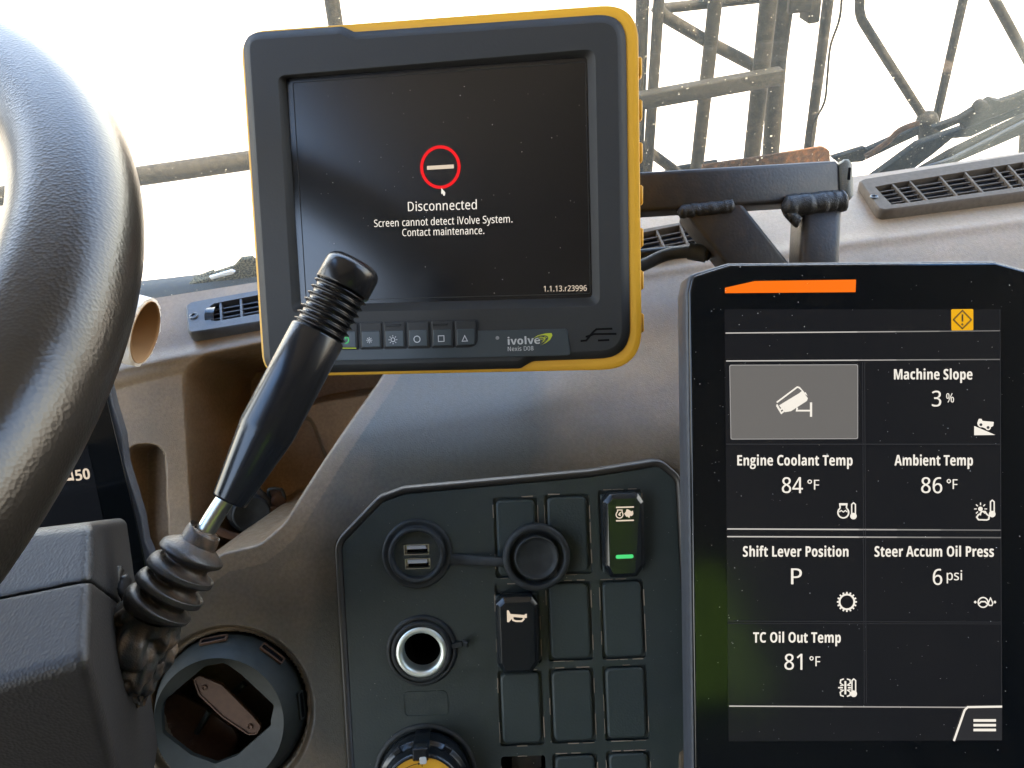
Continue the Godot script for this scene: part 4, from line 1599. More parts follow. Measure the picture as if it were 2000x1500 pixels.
# ------------------------------------------------------------------ instrument cluster behind the wheel
func cluster() -> void:
	var T := facing(200, 930, 0.46, 4, 12, 9)
	var t := thing("instrument_display", "black instrument display behind the steering wheel showing 50", "display", T)
	var o := ccw(rounded(ons(T, [-160, 800, 196, 715, 214, 800, 262, 1000, 288, 1120, -120, 1200]), [0.004], 4))
	obj("glass", done(plate(o, -0.002, 0.0, 0.0006)), M["display_glass"], t)
	var e := ccw(rounded(ons(T, [-170, 790, 200, 706, 220, 790, 238, 850, 244, 905, 256, 945, 276, 1010, 284, 1060, 294, 1082, 296, 1130, -120, 1215]), [0.003], 4))
	obj("housing", done(plate(e, -0.012, -0.0012, 0.001)), M["vent_plastic_clean"], t)
	var st := tool()
	cap(st, ccw(ons(T, [-130, 900, 160, 840, 178, 900, 205, 1030, 212, 1090, -100, 1150])), 0.0002)
	obj("screen", done(st), M["lit_dim"], t)
	st = tool()
	stroke(ons(T, [132, 903, 139, 917, 144, 938]), 0.0009, 0.0004, false, st)
	obj("scale_arc", done(st), M["lit_cream"], t)
	st = tool()
	stroke(ons(T, [122, 937, 144, 935]), 0.0016, 0.0004, false, st)
	obj("scale_mark", done(st), M["lit_cream"], t)
	text("reading", "50", t, T, 149, 939, 177, 935, 21, 0.0004, M["lit_cream"], true)

# ------------------------------------------------------------------ large display
func lines2(parent: Node, called: String, T: Transform3D, a: Array, wpx: float, m: String, z := 0.0004, closed := false) -> MeshInstance3D:
	return obj(called, done(stroke(ons(T, a, z), wpx * 0.3806 / F, z, closed)), M[m], parent)

func fill2(parent: Node, called: String, T: Transform3D, a: Array, m: String, z := 0.0004, r := 0.0) -> MeshInstance3D:
	var p := ons(T, a, z)
	if r > 0.0:
		p = rounded(p, [r], 5)
	return obj(called, done(plate(p, z - 0.0001, z)), M[m], parent)

func ring_px(cx: float, cy: float, r: float, a0 := 0.0, a1 := 360.0, n := 24) -> Array:
	var o := []
	for k in n + (0 if absf(a1 - a0) >= 360.0 else 1):
		var a := deg_to_rad(lerpf(a0, a1, float(k) / n))
		o.append(cx + r * cos(a)); o.append(cy - r * sin(a))
	return o

func thermometer(parent: Node, T: Transform3D, x: float, y0: float, y1: float) -> void:
	lines2(parent, "icon_thermometer", T, [x - 3.6, y1 - 10, x - 3.6, y0 + 3, x, y0, x + 3.6, y0 + 3, x + 3.6, y1 - 10], 2.2, "lit_white")
	fill2(parent, "icon_bulb", T, ring_px(x, y1 - 6, 6.4, 0, 360, 16), "lit_white")

func display() -> void:
	var T := facing(1687, 1025.6, 0.3806, -0.17, 0.0, 0.26)
	var t := thing("vehicle_display", "large black upright touch display with machine readings and an orange bar", "display", T)
	var gl := ccw(rounded(ons(T, [1345, 570, 1352, 540, 1425, 517, 1945, 512, 2012, 530, 2028, 560, 2036, 1600, 1358, 1600]), [0.004, 0.004, 0.006, 0.006, 0.006, 0.004, 0.004, 0.004], 5))
	obj("glass", done(plate(gl, -0.003, 0.0, 0.0012)), M["display_glass"], t)
	var hs := ccw(rounded(ons(T, [1341, 572, 1348, 536, 1423, 513, 1947, 508, 2016, 527, 2033, 558, 2041, 1606, 1354, 1606]), [0.004, 0.004, 0.006, 0.006, 0.006, 0.004, 0.004, 0.004], 5))
	var st := tool()
	loft(st, [at_z(inset(hs, 0.003), -0.034), at_z(inset(hs, 0.0004), -0.022), at_z(hs, -0.020), at_z(hs, -0.003), at_z(inset(hs, 0.0008), -0.0016), at_z(inset(hs, 0.0016), -0.0018)], true, 1, true)
	obj("housing", done(st), M["vent_plastic_clean"], t)
	fill2(t, "screen", T, [1415, 604, 1954, 604, 1958, 1446, 1423, 1448], "lit_back", 0.0002)
	fill2(t, "status_bar", T, [1416, 572.5, 1416, 562, 1474, 549, 1672, 546, 1671, 570.5], "lit_orange", 0.0002)
	# separators
	for l in [[1417, 650.5, 1953, 646, 2.2], [1418, 705, 1954, 702, 2.2], [1420, 1033, 1955, 1035.5, 2.6], [1420, 1048, 1955, 1050, 2.4], [1424, 1379, 1887, 1381.5, 2.2]]:
		for e in [[0.0, 0.48, "lit_line"], [0.48, 0.62, "lit_line_soft"], [0.62, 0.78, "lit_line_dim"], [0.78, 1.0, "lit_line_faint"]]:
			if l[3] > 1300.0 and e[2] != "lit_line":
				e[2] = "lit_line_soft"
			lines2(t, "separator", T, [lerpf(l[0], l[2], e[0]), lerpf(l[1], l[3], e[0]), lerpf(l[0], l[2], e[1]), lerpf(l[1], l[3], e[1])], l[4], e[2])
	for l in [[1418, 867.5, 1955, 867.5, 2.0, "lit_grid"], [1420, 871, 1955, 871, 1.0, "lit_dim"], [1422, 1213, 1955, 1215, 1.4, "lit_grid"], [1422, 1217.5, 1955, 1218.5, 1.2, "lit_grid"], [1684.5, 707, 1688, 1372, 1.3, "lit_grid"], [1688.5, 707, 1692, 1372, 1.3, "lit_grid"], [1953, 605, 1956, 1379, 1.1, "lit_grid"]]:
		lines2(t, "separator", T, l.slice(0, 4), l[4], l[5])
	# camera tile
	var tile := fill2(t, "camera_tile", T, [1424.5, 712.5, 1676, 711.5, 1676, 857.5, 1427, 858.5], "lit_tile_edge", 0.0004, 0.001)
	fill2(tile, "tile_face", T, [1426, 714, 1674.5, 713, 1674.5, 856, 1428.5, 857], "lit_tile", 0.0006, 0.0009)
	lines2(tile, "icon_camera", T, [1517, 790, 1523, 801, 1573, 768, 1577, 773, 1561, 757, 1557, 756, 1517, 786], 3.0, "lit_white", 0.0008)
	fill2(tile, "icon_camera_body", T, [1523, 791, 1561, 768, 1567, 763, 1578, 778, 1576, 783, 1545, 803, 1533, 805], "lit_white", 0.0008)
	lines2(tile, "icon_camera_lens", T, [1517, 792, 1526, 807, 1532, 802, 1523, 791], 3.0, "lit_white", 0.0009)
	lines2(tile, "icon_camera_arm", T, [1557, 796, 1556, 802, 1584, 802], 3.2, "lit_white", 0.0008)
	lines2(tile, "icon_camera_wall", T, [1584, 786, 1584, 814], 4.0, "lit_white", 0.0008)
	# warning sign
	var wsign := fill2(t, "warning_sign", T, [1858, 604, 1901, 603.5, 1901, 645, 1858.5, 645.5], "lit_yellow", 0.0006, 0.0006)
	lines2(wsign, "warning_diamond", T, [1879.5, 606.5, 1897, 624.5, 1879.5, 642, 1862, 624.5], 2.2, "print_black", 0.0008, true)
	lines2(wsign, "warning_mark", T, [1879.5, 614, 1879.5, 628], 3.0, "print_black", 0.0008)
	fill2(wsign, "warning_mark", T, ring_px(1879.5, 633.5, 2.0, 0, 360, 10), "print_black", 0.0009)
	var z := 0.0004
	for s in [["Machine Slope", 1746, 1899, 741, 20], ["Engine Coolant Temp", 1440, 1665, 909, 20], ["Ambient Temp", 1747, 1900, 909, 20], ["Shift Lever Position", 1451, 1657, 1087, 20], ["Steer Accum Oil Press", 1708, 1941, 1087, 20], ["TC Oil Out Temp", 1471, 1642, 1255, 20]]:
		text("caption", s[0], t, T, s[1], s[3], s[2], s[3], s[4], z, M["lit_white"], true)
	for s in [["3", 1820, 1838, 794, 31], ["84", 1527, 1568, 963, 31], ["86", 1799, 1840, 963, 31], ["P", 1545, 1566, 1141, 31], ["6", 1822, 1840, 1142, 31], ["81", 1532, 1567, 1308, 31]]:
		text("reading", s[0], t, T, s[1], s[3], s[2], s[3], s[4], z, M["lit_white"])
	for s in [["%", 1848, 1863, 786, 18], ["°F", 1577, 1600, 956, 19], ["°F", 1849, 1870, 955, 19], ["psi", 1849, 1879, 1133, 19], ["°F", 1581, 1602, 1301, 19]]:
		text("unit", s[0], t, T, s[1], s[3], s[2], s[3], s[4], z, M["lit_white"])
	# slope icon: a tipper on an incline
	fill2(t, "icon_slope", T, [1903, 850, 1903, 832, 1944, 849.5], "lit_white")
	fill2(t, "icon_truck", T, [1909, 826, 1912, 818, 1917, 818, 1919, 822, 1930, 825, 1941, 824, 1940, 832, 1928, 838, 1910, 831], "lit_white")
	for c in [[1916, 829.5], [1930, 835]]:
		var iw := fill2(t, "icon_wheel", T, ring_px(c[0], c[1], 5.2, 0, 360, 16), "lit_white", 0.0006)
		fill2(iw, "icon_hub", T, ring_px(c[0], c[1], 2.8, 0, 360, 12), "print_black", 0.0008)
	# coolant icon
	lines2(t, "icon_coolant", T, ring_px(1647, 1001, 10.5, -235, 55, 24), 2.6, "lit_white")
	lines2(t, "icon_coolant_neck", T, [1641, 992, 1640, 984, 1654, 984, 1653, 992], 2.4, "lit_white")
	lines2(t, "icon_wave", T, [1639, 1000, 1643, 997, 1647, 1000, 1651, 997, 1655, 1000], 1.8, "lit_white")
	lines2(t, "icon_coolant_top", T, [1641, 985, 1653, 985], 4.0, "lit_white")
	thermometer(t, T, 1667, 982, 1014)
	# weather icon
	fill2(t, "icon_sun", T, ring_px(1915, 994, 4.4, 0, 360, 16), "lit_white")
	for k in 8:
		var a := TAU * k / 8.0
		lines2(t, "icon_ray", T, [1915 + 7.5 * cos(a), 994 + 7.5 * sin(a), 1915 + 12.5 * cos(a), 994 + 12.5 * sin(a)], 1.8, "lit_white")
	lines2(t, "icon_cloud", T, [1911, 1015, 1907.5, 1010, 1911, 1005, 1914, 1004, 1917, 999, 1924, 999, 1927, 1004, 1932, 1008, 1931, 1014, 1927, 1015.5], 2.6, "lit_white", 0.0006, true)
	thermometer(t, T, 1938, 977, 1010)
	# gear icon
	lines2(t, "icon_gear", T, ring_px(1654, 1175.5, 14.5), 3.4, "lit_white", 0.0004, true)
	for k in 16:
		var a := TAU * k / 16.0
		lines2(t, "icon_tooth", T, [1654 + 15 * cos(a), 1175.5 + 15 * sin(a), 1654 + 19.5 * cos(a), 1175.5 + 19.5 * sin(a)], 2.9, "lit_white", 0.0004)
	# steering oil icon
	lines2(t, "icon_steering", T, ring_px(1920, 1176.5, 9.6), 2.3, "lit_white", 0.0004, true)
	lines2(t, "icon_spokes", T, [1912, 1179, 1916, 1175, 1924, 1175, 1928, 1179], 2.4, "lit_white")
	lines2(t, "icon_drop", T, [1934.5, 1168, 1939, 1178, 1937, 1182.5, 1932, 1182.5, 1930, 1178], 2.0, "lit_white", 0.0004, true)
	fill2(t, "icon_dot", T, [1902, 1176, 1905, 1173, 1908, 1176, 1905, 1179], "lit_white")
	fill2(t, "icon_dot", T, [1940.5, 1176, 1943.5, 1173, 1946, 1176, 1943.5, 1179], "lit_white")
	# converter icon
	for s in [-1.0, 1.0]:
		lines2(t, "icon_converter", T, [1641, 1343 + s * 4, 1647, 1343 + s * 5, 1641, 1343 + s * 9, 1642, 1343 + s * 15, 1648, 1343 + s * 17], 2.3, "lit_white")
		lines2(t, "icon_converter", T, [1661, 1343 + s * 4, 1655, 1343 + s * 5, 1661, 1343 + s * 9, 1660, 1343 + s * 15, 1654, 1343 + s * 17], 2.3, "lit_white")
	lines2(t, "icon_shaft", T, [1637, 1343, 1646, 1343], 2.6, "lit_white")
	lines2(t, "icon_shaft", T, [1656, 1343, 1662, 1343], 2.6, "lit_white")
	lines2(t, "icon_shaft", T, [1651, 1330, 1651, 1356], 3.4, "lit_white")
	thermometer(t, T, 1667.5, 1326, 1361)
	# menu corner
	fill2(t, "menu_tab", T, [1864, 1446, 1888, 1383, 1957, 1382, 1957, 1446], "lit_grid", 0.0003)
	lines2(t, "menu_edge", T, [1863, 1447, 1884, 1387, 1890, 1381, 1957, 1380], 3.8, "lit_white", 0.0006)
	for y in [1407, 1416.3, 1425.6]:
		lines2(t, "menu_bar", T, [1901, y, 1945, y], 4.8, "lit_white", 0.0006)
	specks(t, T, 1350, 520, 2000, 1500, 260, 0.0003, 3)

# specks of dust lying on a glass
func specks(t: Node3D, T: Transform3D, x0: float, y0: float, x1: float, y1: float, n: int, z: float, seed_: int) -> void:
	var r := RandomNumberGenerator.new()
	r.seed = seed_
	var st := tool()
	for i in n:
		var p := on(T, r.randf_range(x0, x1), r.randf_range(y0, y1), z)
		var s := 0.00012 + 0.00022 * r.randf() * r.randf()
		var a := r.randf() * TAU
		var pts := PackedVector2Array()
		for k in 5:
			pts.append(p + Vector2(cos(a + TAU * k / 5.0), sin(a + TAU * k / 5.0)) * s * r.randf_range(0.6, 1.4))
		var q := at_z(pts, z)
		for k in 5:
			tri(st, Vector3(p.x, p.y, z + s * 0.5), q[(k + 1) % 5], q[k], FLAT)
	var o := obj("dust", done(st), M["dust_specks"], t)
	o.set_meta("kind", "stuff")

# ------------------------------------------------------------------ yellow edged monitor
func monitor() -> void:
	var T := facing(861, 391, 0.4215, 6.5, -7.5, 0.75)
	var t := thing("tablet_monitor", "rugged tablet monitor in a yellow edged grey case, showing a disconnected message", "monitor", T)
	var outl := ons(T, [469.5, 62.5, 1246, 5.7, 1254, 721, 514, 736])
	var oc := ccw(rounded(outl, [0.014, 0.019, 0.022, 0.014], 10))
	# yellow case with a bulged side
	var st := tool()
	loft(st, [at_z(inset(oc, 0.010), -0.046), at_z(inset(oc, 0.003), -0.043), at_z(inset(oc, 0.0), -0.036), at_z(oc, -0.0008), at_z(inset(oc, 0.0001), -0.0002), at_z(inset(oc, 0.0004), 0.0), at_z(inset(oc, 0.003), 0.0002)], true, 1, true)
	loft(st, [at_z(inset(oc, 0.003), 0.0002), at_z(inset(oc, 0.010), 0.0)], true, 2)
	obj("bumper", done(st), M["amber_plastic"], t)
	# grip ribs down the right side
	for k in 8:
		var y0 := 108.0 + k * 84.0
		if k == 7:
			break
		st = tool()
		var a := on(T, 1247.5 + 0.008 * y0, y0)
		var b := on(T, 1247.5 + 0.008 * y0, y0 + 38)
		beam(st, Vector3(a.x, a.y, -0.006), Vector3(b.x, b.y, -0.006), 0.0032, 0.0085, Vector3.RIGHT, 0.0009)
		obj("grip_rib", done(st), M["amber_plastic"], t)
	# dark front: bevelled face with the screen well cut in
	var face := ons(T, [475, 66, 670, 52.5, 693, 63.5, 1222, 26.5, 1231, 698, 1040, 705, 1017, 719.5, 519, 730])
	var fo := ccw(rounded(face, [0.010, 0.001, 0.001, 0.0150, 0.0170, 0.001, 0.001, 0.011], 9))
	var well := ccw(rounded(ons(T, [546, 150, 1163, 98, 1172, 598, 574, 612]), [0.004, 0.0055, 0.0055, 0.004], 6))
	var well2 := ccw(rounded(ons(T, [558, 152.5, 1147, 111, 1157, 581, 588, 596], -0.0035), [0.0022, 0.0022, 0.0022, 0.0022], 5))
	var c := on(T, 860, 370)
	var n := 420
	var r0 := by_angle(fo, c, n)
	var r1 := by_angle(inset(fo, 0.0045), c, n)
	var w1 := by_angle(well, c, n)
	var w2 := by_angle(well2, c, n)
	st = tool()
	loft(st, [at_z(r0, -0.0005), at_z(r0, 0.0008), at_z(r1, 0.0026)], true, 1)
	loft(st, [at_z(r1, 0.0026), at_z(w1, 0.0026)], true, FLAT)
	loft(st, [at_z(w1, 0.0026), at_z(by_angle(inset(well, 0.0004), c, n), 0.0022), at_z(w2, -0.0035)], true, 3)
	obj("bezel", done(st), M["bezel_plastic"], t)
	st = tool()
	cap(st, inset(well2, -0.001), -0.0036)
	obj("screen_glass", done(st), M["screen_glass"], t)
	var z := -0.0034
	st = tool()
	stroke(rounded(ons(T, [572, 162, 1143, 121, 1153, 573, 598, 588], z), [0.001], 3), 0.0003, z, true, st, 0.0001)
	obj("screen_gasket", done(st), M["bezel_plastic"], t)
	var k := 0.4215 / F
	var cr := on(T, 860, 326.5, z)
	st = tool()
	stroke(arc2(cr.x, cr.y, 37.4 * k, 38.6 * k, 0, 354.0, 59), 6.0 * k, z, true, st)
	obj("stop_ring", done(st), M["lit_red"], t)
	obj("stop_bar", done(stroke(ons(T, [834, 328, 886.5, 325], z), 7.4 * k, z)), M["lit_cream"], t)
	st = tool()
	cap(st, ccw(ons(T, [862, 367, 870, 376, 866, 376.5, 869, 382, 866.5, 382.5, 864, 377.5, 862, 380], z)), z + 0.0002)
	obj("cursor", done(st), M["lit_white"], t)
	text("message", "Disconnected", t, T, 797, 412.5, 931.5, 408.5, 18, z, M["lit_white"])
	text("message", "Screen cannot detect iVolve System.", t, T, 731, 443.5, 1001, 434.5, 14.5, z, M["lit_white"])
	text("message", "Contact maintenance.", t, T, 786, 461.5, 946, 457, 14.5, z, M["lit_white"])
	text("version_text", "1.1.13.r23996", t, T, 1062, 569.5, 1146, 568, 11, z, M["lit_cream"])
	specks(t, T, 600, 150, 1150, 580, 60, z, 8)
	# button strip and label plate
	var zb := 0.0026
	st = plate(rounded(ons(T, [600, 654, 1108, 642, 1115, 694, 600, 706], zb), [0.002], 4), zb - 0.001, zb + 0.0005, 0.0003)
	obj("label_strip", done(st), M["label_plate"], t)
	var xs := [[657, 699], [704, 746], [750, 792], [796, 838], [843, 885], [889, 930]]
	var btn := []
	for i in 6:
		var x0: float = xs[i][0]
		var x1: float = xs[i][1]
		var yo := -0.022 * (x0 - 657)
		var q := ons(T, [x0, 632 + yo, x1, 631 + yo, x1 + 2, 681 + yo, x0 + 2, 682 + yo], zb)
		var radii := [0.0008, 0.0008, 0.0008, 0.0008]
		if i == 5:
			radii = [0.0008, 0.0008, 0.005, 0.0008]
		if i == 0:
			radii = [0.0008, 0.0008, 0.0008, 0.005]
		var bo := ccw(rounded(q, radii, 5))
		st = plate(inset(bo, -0.0007), zb - 0.001, zb + 0.00056, 0.0001)
		obj("button_seat", done(st), M["print_black"], t)
		st = plate(bo, zb - 0.001, zb + 0.0013, 0.0006)
		var bn := obj("button", done(st), M["bezel_plastic"], t)
		btn.append(bn)
		var lo := ccw(rounded(ons(T, [x0 + 4, 648 + yo, x1 - 3, 647 + yo, x1 - 2, 678 + yo, x0 + 5, 679 + yo], zb), [0.0006], 4))
		st = plate(lo, zb, zb + 0.0016, 0.0003)
		obj("button_pad", done(st), M["label_plate"], bn)
	var zi := zb + 0.0016
	for x in [768, 860]:
		st = tool()
		var y: float = 636 - 0.022 * (x - 657)
		obj("button_bump", done(plate(rounded(ons(T, [x - 16, y, x + 14, y - 0.6, x + 14, y + 4, x - 16, y + 4.6], zi), [0.0005], 3), zi - 0.0004, zi + 0.0002, 0.0003)), M["print_black"], btn[2 if x == 768 else 4])
	st = tool()
	var pc := on(T, 675, 664, zi)
	stroke(arc2(pc.x, pc.y, 6.5 * k, 6.5 * k, 120, 420, 20), 1.8 * k, zi, false, st)
	stroke(ons(T, [675, 655, 675, 663], zi), 1.8 * k, zi, false, st)
	obj("power_symbol", done(st), M["lit_green"], btn[0])
	st = tool()
	stroke(ons(T, [664, 675, 670, 680, 696, 680], zi), 2.0 * k, zi, false, st)
	obj("power_light", done(st), M["print_lime"], btn[0])
	for e in [[721.5, 664.5, 1.8, 3.4, 6.2, 8], [767.5, 663.5, 4.0, 6.4, 9.0, 8]]:
		st = tool()
		var ctr := on(T, e[0], e[1], zi)
		stroke(arc2(ctr.x, ctr.y, e[2] * k, e[2] * k, 0, 342, 19), 1.3 * k, zi, true, st)
		for q in int(e[5]):
			var a: float = TAU * q / e[5]
			stroke(PackedVector2Array([ctr + Vector2(cos(a), sin(a)) * e[3] * k, ctr + Vector2(cos(a), sin(a)) * e[4] * k]), 1.3 * k, zi, false, st)
		obj("brightness_symbol", done(st), M["print_white"], btn[1 if e[0] < 740.0 else 2])
	st = tool()
	var oc2 := on(T, 814.5, 662.5, zi)
	stroke(arc2(oc2.x, oc2.y, 6.2 * k, 6.2 * k, 0, 345, 23), 1.6 * k, zi, true, st)
	obj("circle_symbol", done(st), M["print_white"], btn[3])
	st = tool()
	stroke(ons(T, [856, 656, 867, 655.6, 867.4, 666.6, 856.4, 667], zi), 1.5 * k, zi, true, st)
	obj("square_symbol", done(st), M["print_white"], btn[4])
	st = tool()
	stroke(ons(T, [907.6, 655.5, 913, 666, 902.8, 666.4], zi), 1.5 * k, zi, true, st)
	obj("triangle_symbol", done(st), M["print_white"], btn[5])
	var zl := zb + 0.0005
	text("logo_text", "ivolve", t, T, 992, 673.5, 1055, 671.0, 14.5, zl, M["print_white"], true)
	text("logo_text", "Nexis D08", t, T, 992, 685.8, 1042, 684.2, 8.5, zl, M["print_white"])
	# three nested leaves of the emblem
	for e in [[[1040, 662, 1050, 655, 1066, 651, 1077, 650.5, 1079, 655, 1074, 664, 1066, 670, 1056, 674.5, 1064, 668, 1069, 661, 1068, 657, 1062, 656.5, 1050, 658.5], "print_lime"], [[1047, 662, 1056, 658.6, 1064, 658.4, 1066, 661, 1062, 667, 1054, 672.5, 1058, 667, 1060, 663.4, 1056, 662.4], "print_lime"]]:
		st = tool()
		cap(st, ccw(ons(T, e[0], zl)), zl + 0.00012)
		obj("logo_emblem", done(st), M[e[1]], t)
	st = tool()
	stroke(smooth2(ons(T, [1043, 661.5, 1055, 656.5, 1066, 656.2, 1070, 660, 1065, 667, 1057, 673], zl)), 1.9 * k, zl, false, st, 0.0003)
	stroke(smooth2(ons(T, [1047, 663.5, 1056, 660.8, 1061, 662, 1059, 667, 1054, 671.5], zl)), 1.5 * k, zl, false, st, 0.0003)
	obj("logo_gap", done(st), M["label_plate"], t)
	obj("light_sensor", done(plate(ccw(ons(T, ring_px(971.5, 660, 3.6, 0, 360, 18), zl)), zl - 0.0003, zl + 0.0002, 0.0001)), M["print_grey"], t)
	# speaker slots
	for e in [[1134, 666, 1145, 665, 1158, 649, 1165, 643, 1196, 642], [1144, 658, 1150, 656, 1160, 652.5, 1204, 652], [1168, 665, 1190, 664]]:
		st = tool()
		stroke(ons(T, e, zb), 3.8 * k, zb - 0.0002, false, st, 0.0004)
		obj("speaker_slot", done(st), M["dark_inside"], t)
	# foot that carries it on the bracket
	st = tool()
	beam(st, Vector3(0.02, -0.02, -0.046), Vector3(0.06, 0.0, -0.10), 0.05, 0.03, Vector3.UP, 0.003)
	obj("mount_arm", done(st), M["black_paint"], t)

# ------------------------------------------------------------------ steering column cover
func plane3(T: Transform3D, a: Array, b: Array, c: Array) -> Plane:
	var p := loc(T, a[0], a[1], a[2])
	var q := loc(T, b[0], b[1], b[2])
	var r := loc(T, c[0], c[1], c[2])
	var n := (q - p).cross(r - p).normalized()
	return Plane(n, n.dot(p))

func column() -> void:
	var T := facing(120, 1260, 0.30)
	var t := thing("steering_column_cover", "grained grey steering column cover in two shells under the wheel", "column cover", T)
	var inside := loc(T, 60, 1250, 0.34)
	var ps: Array[Plane] = []
	for e in [[[182, 1018, .30], [172, 1285, .255], [-100, 1052, .30]], [[172, 1285, .255], [0, 1354, .252], [200, 1480, .275]], [[182, 1018, .30], [172, 1285, .255], [236, 1108, .355]], [[182, 1018, .30], [-100, 1052, .30], [182, 1018, .42]], [[-330, 1000, .3], [-330, 1500, .3], [-330, 1000, .4]], [[0, 1000, .40], [100, 1000, .40], [0, 1200, .40]], [[0, 1640, .3], [300, 1560, .3], [0, 1640, .4]]]:
		var p := plane3(T, e[0], e[1], e[2])
		if p.distance_to(inside) > 0.0:
			p = Plane(-p.normal, -p.d)
		ps.append(p)
	var seam := plane3(T, [0, 1172, .28], [172, 1133, .278], [230, 1176, .335])
	if seam.distance_to(loc(T, 60, 1060, .3)) > 0.0:
		seam = Plane(-seam.normal, -seam.d)
	for half in 2:
		var all: Array[Plane] = ps.duplicate()
		var s := Plane(seam.normal, seam.d - 0.00022) if half == 0 else Plane(-seam.normal, -seam.d - 0.00022)
		var f := func(q: Vector3) -> float:
			var rad := 0.004
			var sum := 0.0
			var m := -1e9
			for p in all:
				var d: float = p.distance_to(q) + rad
				m = maxf(m, d)
				if d > 0.0:
					sum += d * d
			var body := (sqrt(sum) if m > 0.0 else m) - rad
			var c: float = s.distance_to(q)
			var h := clampf(0.5 + 0.5 * (body - c) / 0.0012, 0.0, 1.0)
			return lerpf(c, body, h) + 0.0012 * h * (1.0 - h)
		obj("upper_shell" if half == 0 else "lower_shell", nets(f, Vector3(-0.135, -0.085, -0.105), Vector3(0.055, 0.065, 0.055), 0.0014), M["column_upper"] if half == 0 else M["column_lower"], t)

# ------------------------------------------------------------------ control lever with its boot
func lever() -> void:
	var T := facing(330, 1180, 0.325)
	var t := thing("control_lever", "black stalk lever with ribbed grip, steel rod and torn rubber boot", "lever", T)
	var d := func(y: float) -> float:
		return 0.345 - 0.02 * clampf((y - 520.0) / 560.0, 0.0, 1.4)
	var seg := func(rows: Array, n: int) -> SurfaceTool:      # rows: px, py, half width in px
		var path := PackedVector3Array()
		var rad := []
		for r in rows:
			var dd: float = d.call(r[1])
			path.append(loc(T, r[0], r[1], dd))
			rad.append(r[2] * dd / F)
		return tube(path, rad, n)
	var ax := Vector2(-0.47, 0.883)          # down the handle
	var c0 := Vector2(685, 532)
	# cap
	var rows := []
	for e in [[-29, 4], [-28.5, 22], [-27, 34], [-23, 44], [-16, 51], [-8, 54], [0, 54.5], [34, 54.5], [36, 53]]:
		var p: Vector2 = c0 + ax * e[0]
		rows.append([p.x, p.y, e[1]])
	obj("end_cap", done(seg.call(rows, 48)), M["lever_grip"], t)
	rows = []
	for k in 7 * 8 + 1:
		var f := k / 56.0
		var p: Vector2 = c0 + ax * lerpf(36, 134, f)
		var ph := fposmod(k / 8.0, 1.0)
		rows.append([p.x, p.y, 47.5 + 7.5 * exp(-pow((ph - 0.5) / 0.17, 2.0))])
	obj("ribbed_grip", done(seg.call(rows, 48)), M["lever_grip"], t)
	rows = []
	for e in [[133, 48], [134, 52.5], [137, 54], [240, 54.5], [345, 54.5], [352, 54], [362, 52.5]]:
		var p: Vector2 = c0 + ax * e[0]
		rows.append([p.x, p.y, e[1]])
	obj("handle", done(seg.call(rows, 48)), M["lever_grip"], t)
	rows = []
	for e in [[362, 52.6], [372, 51.4], [430, 43.5], [500, 34.5], [505, 33.2], [506, 30], [506.5, 19]]:
		var p: Vector2 = c0 + ax * e[0]
		rows.append([p.x, p.y, e[1]])
	obj("sleeve", done(seg.call(rows, 48)), M["lever_sleeve"], t)
	rows = [[440, 975, 18.5], [430, 990, 18.5], [415, 1014, 18.8], [388, 1060, 19]]
	obj("rod", done(seg.call(rows, 32)), M["steel"], t)
	# boot: collar and four bellows
	rows = []
	var key := [[400, 1036, 22], [399, 1038, 32], [397, 1041, 36], [389, 1057, 37.5], [386, 1062, 40], [380, 1072, 58], [376, 1079, 65], [372, 1087, 64], [367, 1096, 47], [363, 1102, 48], [357, 1110, 66], [353, 1117, 69], [349, 1124, 67], [344, 1133, 48], [340, 1139, 49], [336, 1144, 68], [331, 1152, 71], [327, 1158, 68], [322, 1166, 49], [318, 1171, 50], [313, 1177, 68], [307, 1186, 69], [302, 1194, 64], [298, 1202, 56]]
	var path := PackedVector3Array()
	var rad := []
	for e in key:
		path.append(loc(T, e[0], e[1], d.call(e[1])))
		rad.append(e[2] * 0.96 * 0.325 / F)
	var sp := smooth_path(path, 5)
	var sr := []
	for i in key.size() - 1:
		for k in 5:
			var f := k / 5.0
			sr.append(cubic_interpolate(rad[i], rad[i + 1], rad[maxi(i - 1, 0)], rad[mini(i + 2, key.size() - 1)], f))
	sr.append(rad[-1])
	# the bellows tilt: their rings lean off the axis as the boot bends
	var st := tool()
	var rings := frame_rings(sp, sr, 64)
	for i in rings.size() - 1:
		for k in 64:
			var k2 := (k + 1) % 64
			for q in [[i, k], [i + 1, k], [i + 1, k2], [i, k], [i + 1, k2], [i, k2]]:
				var w: float = sr[q[0]] / 0.0145
				var dirt := clampf(1.05 - w, 0.0, 1.0) * (0.5 + 0.8 * noise2.get_noise_2d(q[1] * 0.13, q[0] * 0.1))
				st.set_smooth_group(1)
				st.set_color(Color(0.021, 0.019, 0.017).lerp(Color(0.15, 0.085, 0.042), clampf(dirt, 0.0, 1.0)))
				st.add_vertex(rings[q[0]][q[1]])
	obj("bellows", done(st), M["boot_dusty"], t)
	# crumpled foot of the boot, torn where it meets the column
	var foot := smooth_path(PackedVector3Array([loc(T, 306, 1184, 0.325), loc(T, 290, 1216, 0.327), loc(T, 279, 1252, 0.329), loc(T, 272, 1290, 0.333), loc(T, 270, 1325, 0.338), loc(T, 271, 1352, 0.342), loc(T, 274, 1374, 0.345)]), 16)
	var frad := []
	for i in foot.size():
		var f := float(i) / (foot.size() - 1)
		frad.append(lerpf(0.0126, 0.0135, smoothstep(0.0, 0.3, f)) * (1.0 - 0.82 * smoothstep(0.42, 1.0, f)))
	var fr := frame_rings(foot, frad, 96, 0.95)
	var verts := PackedVector3Array()
	var cols := PackedColorArray()
	var n := 96
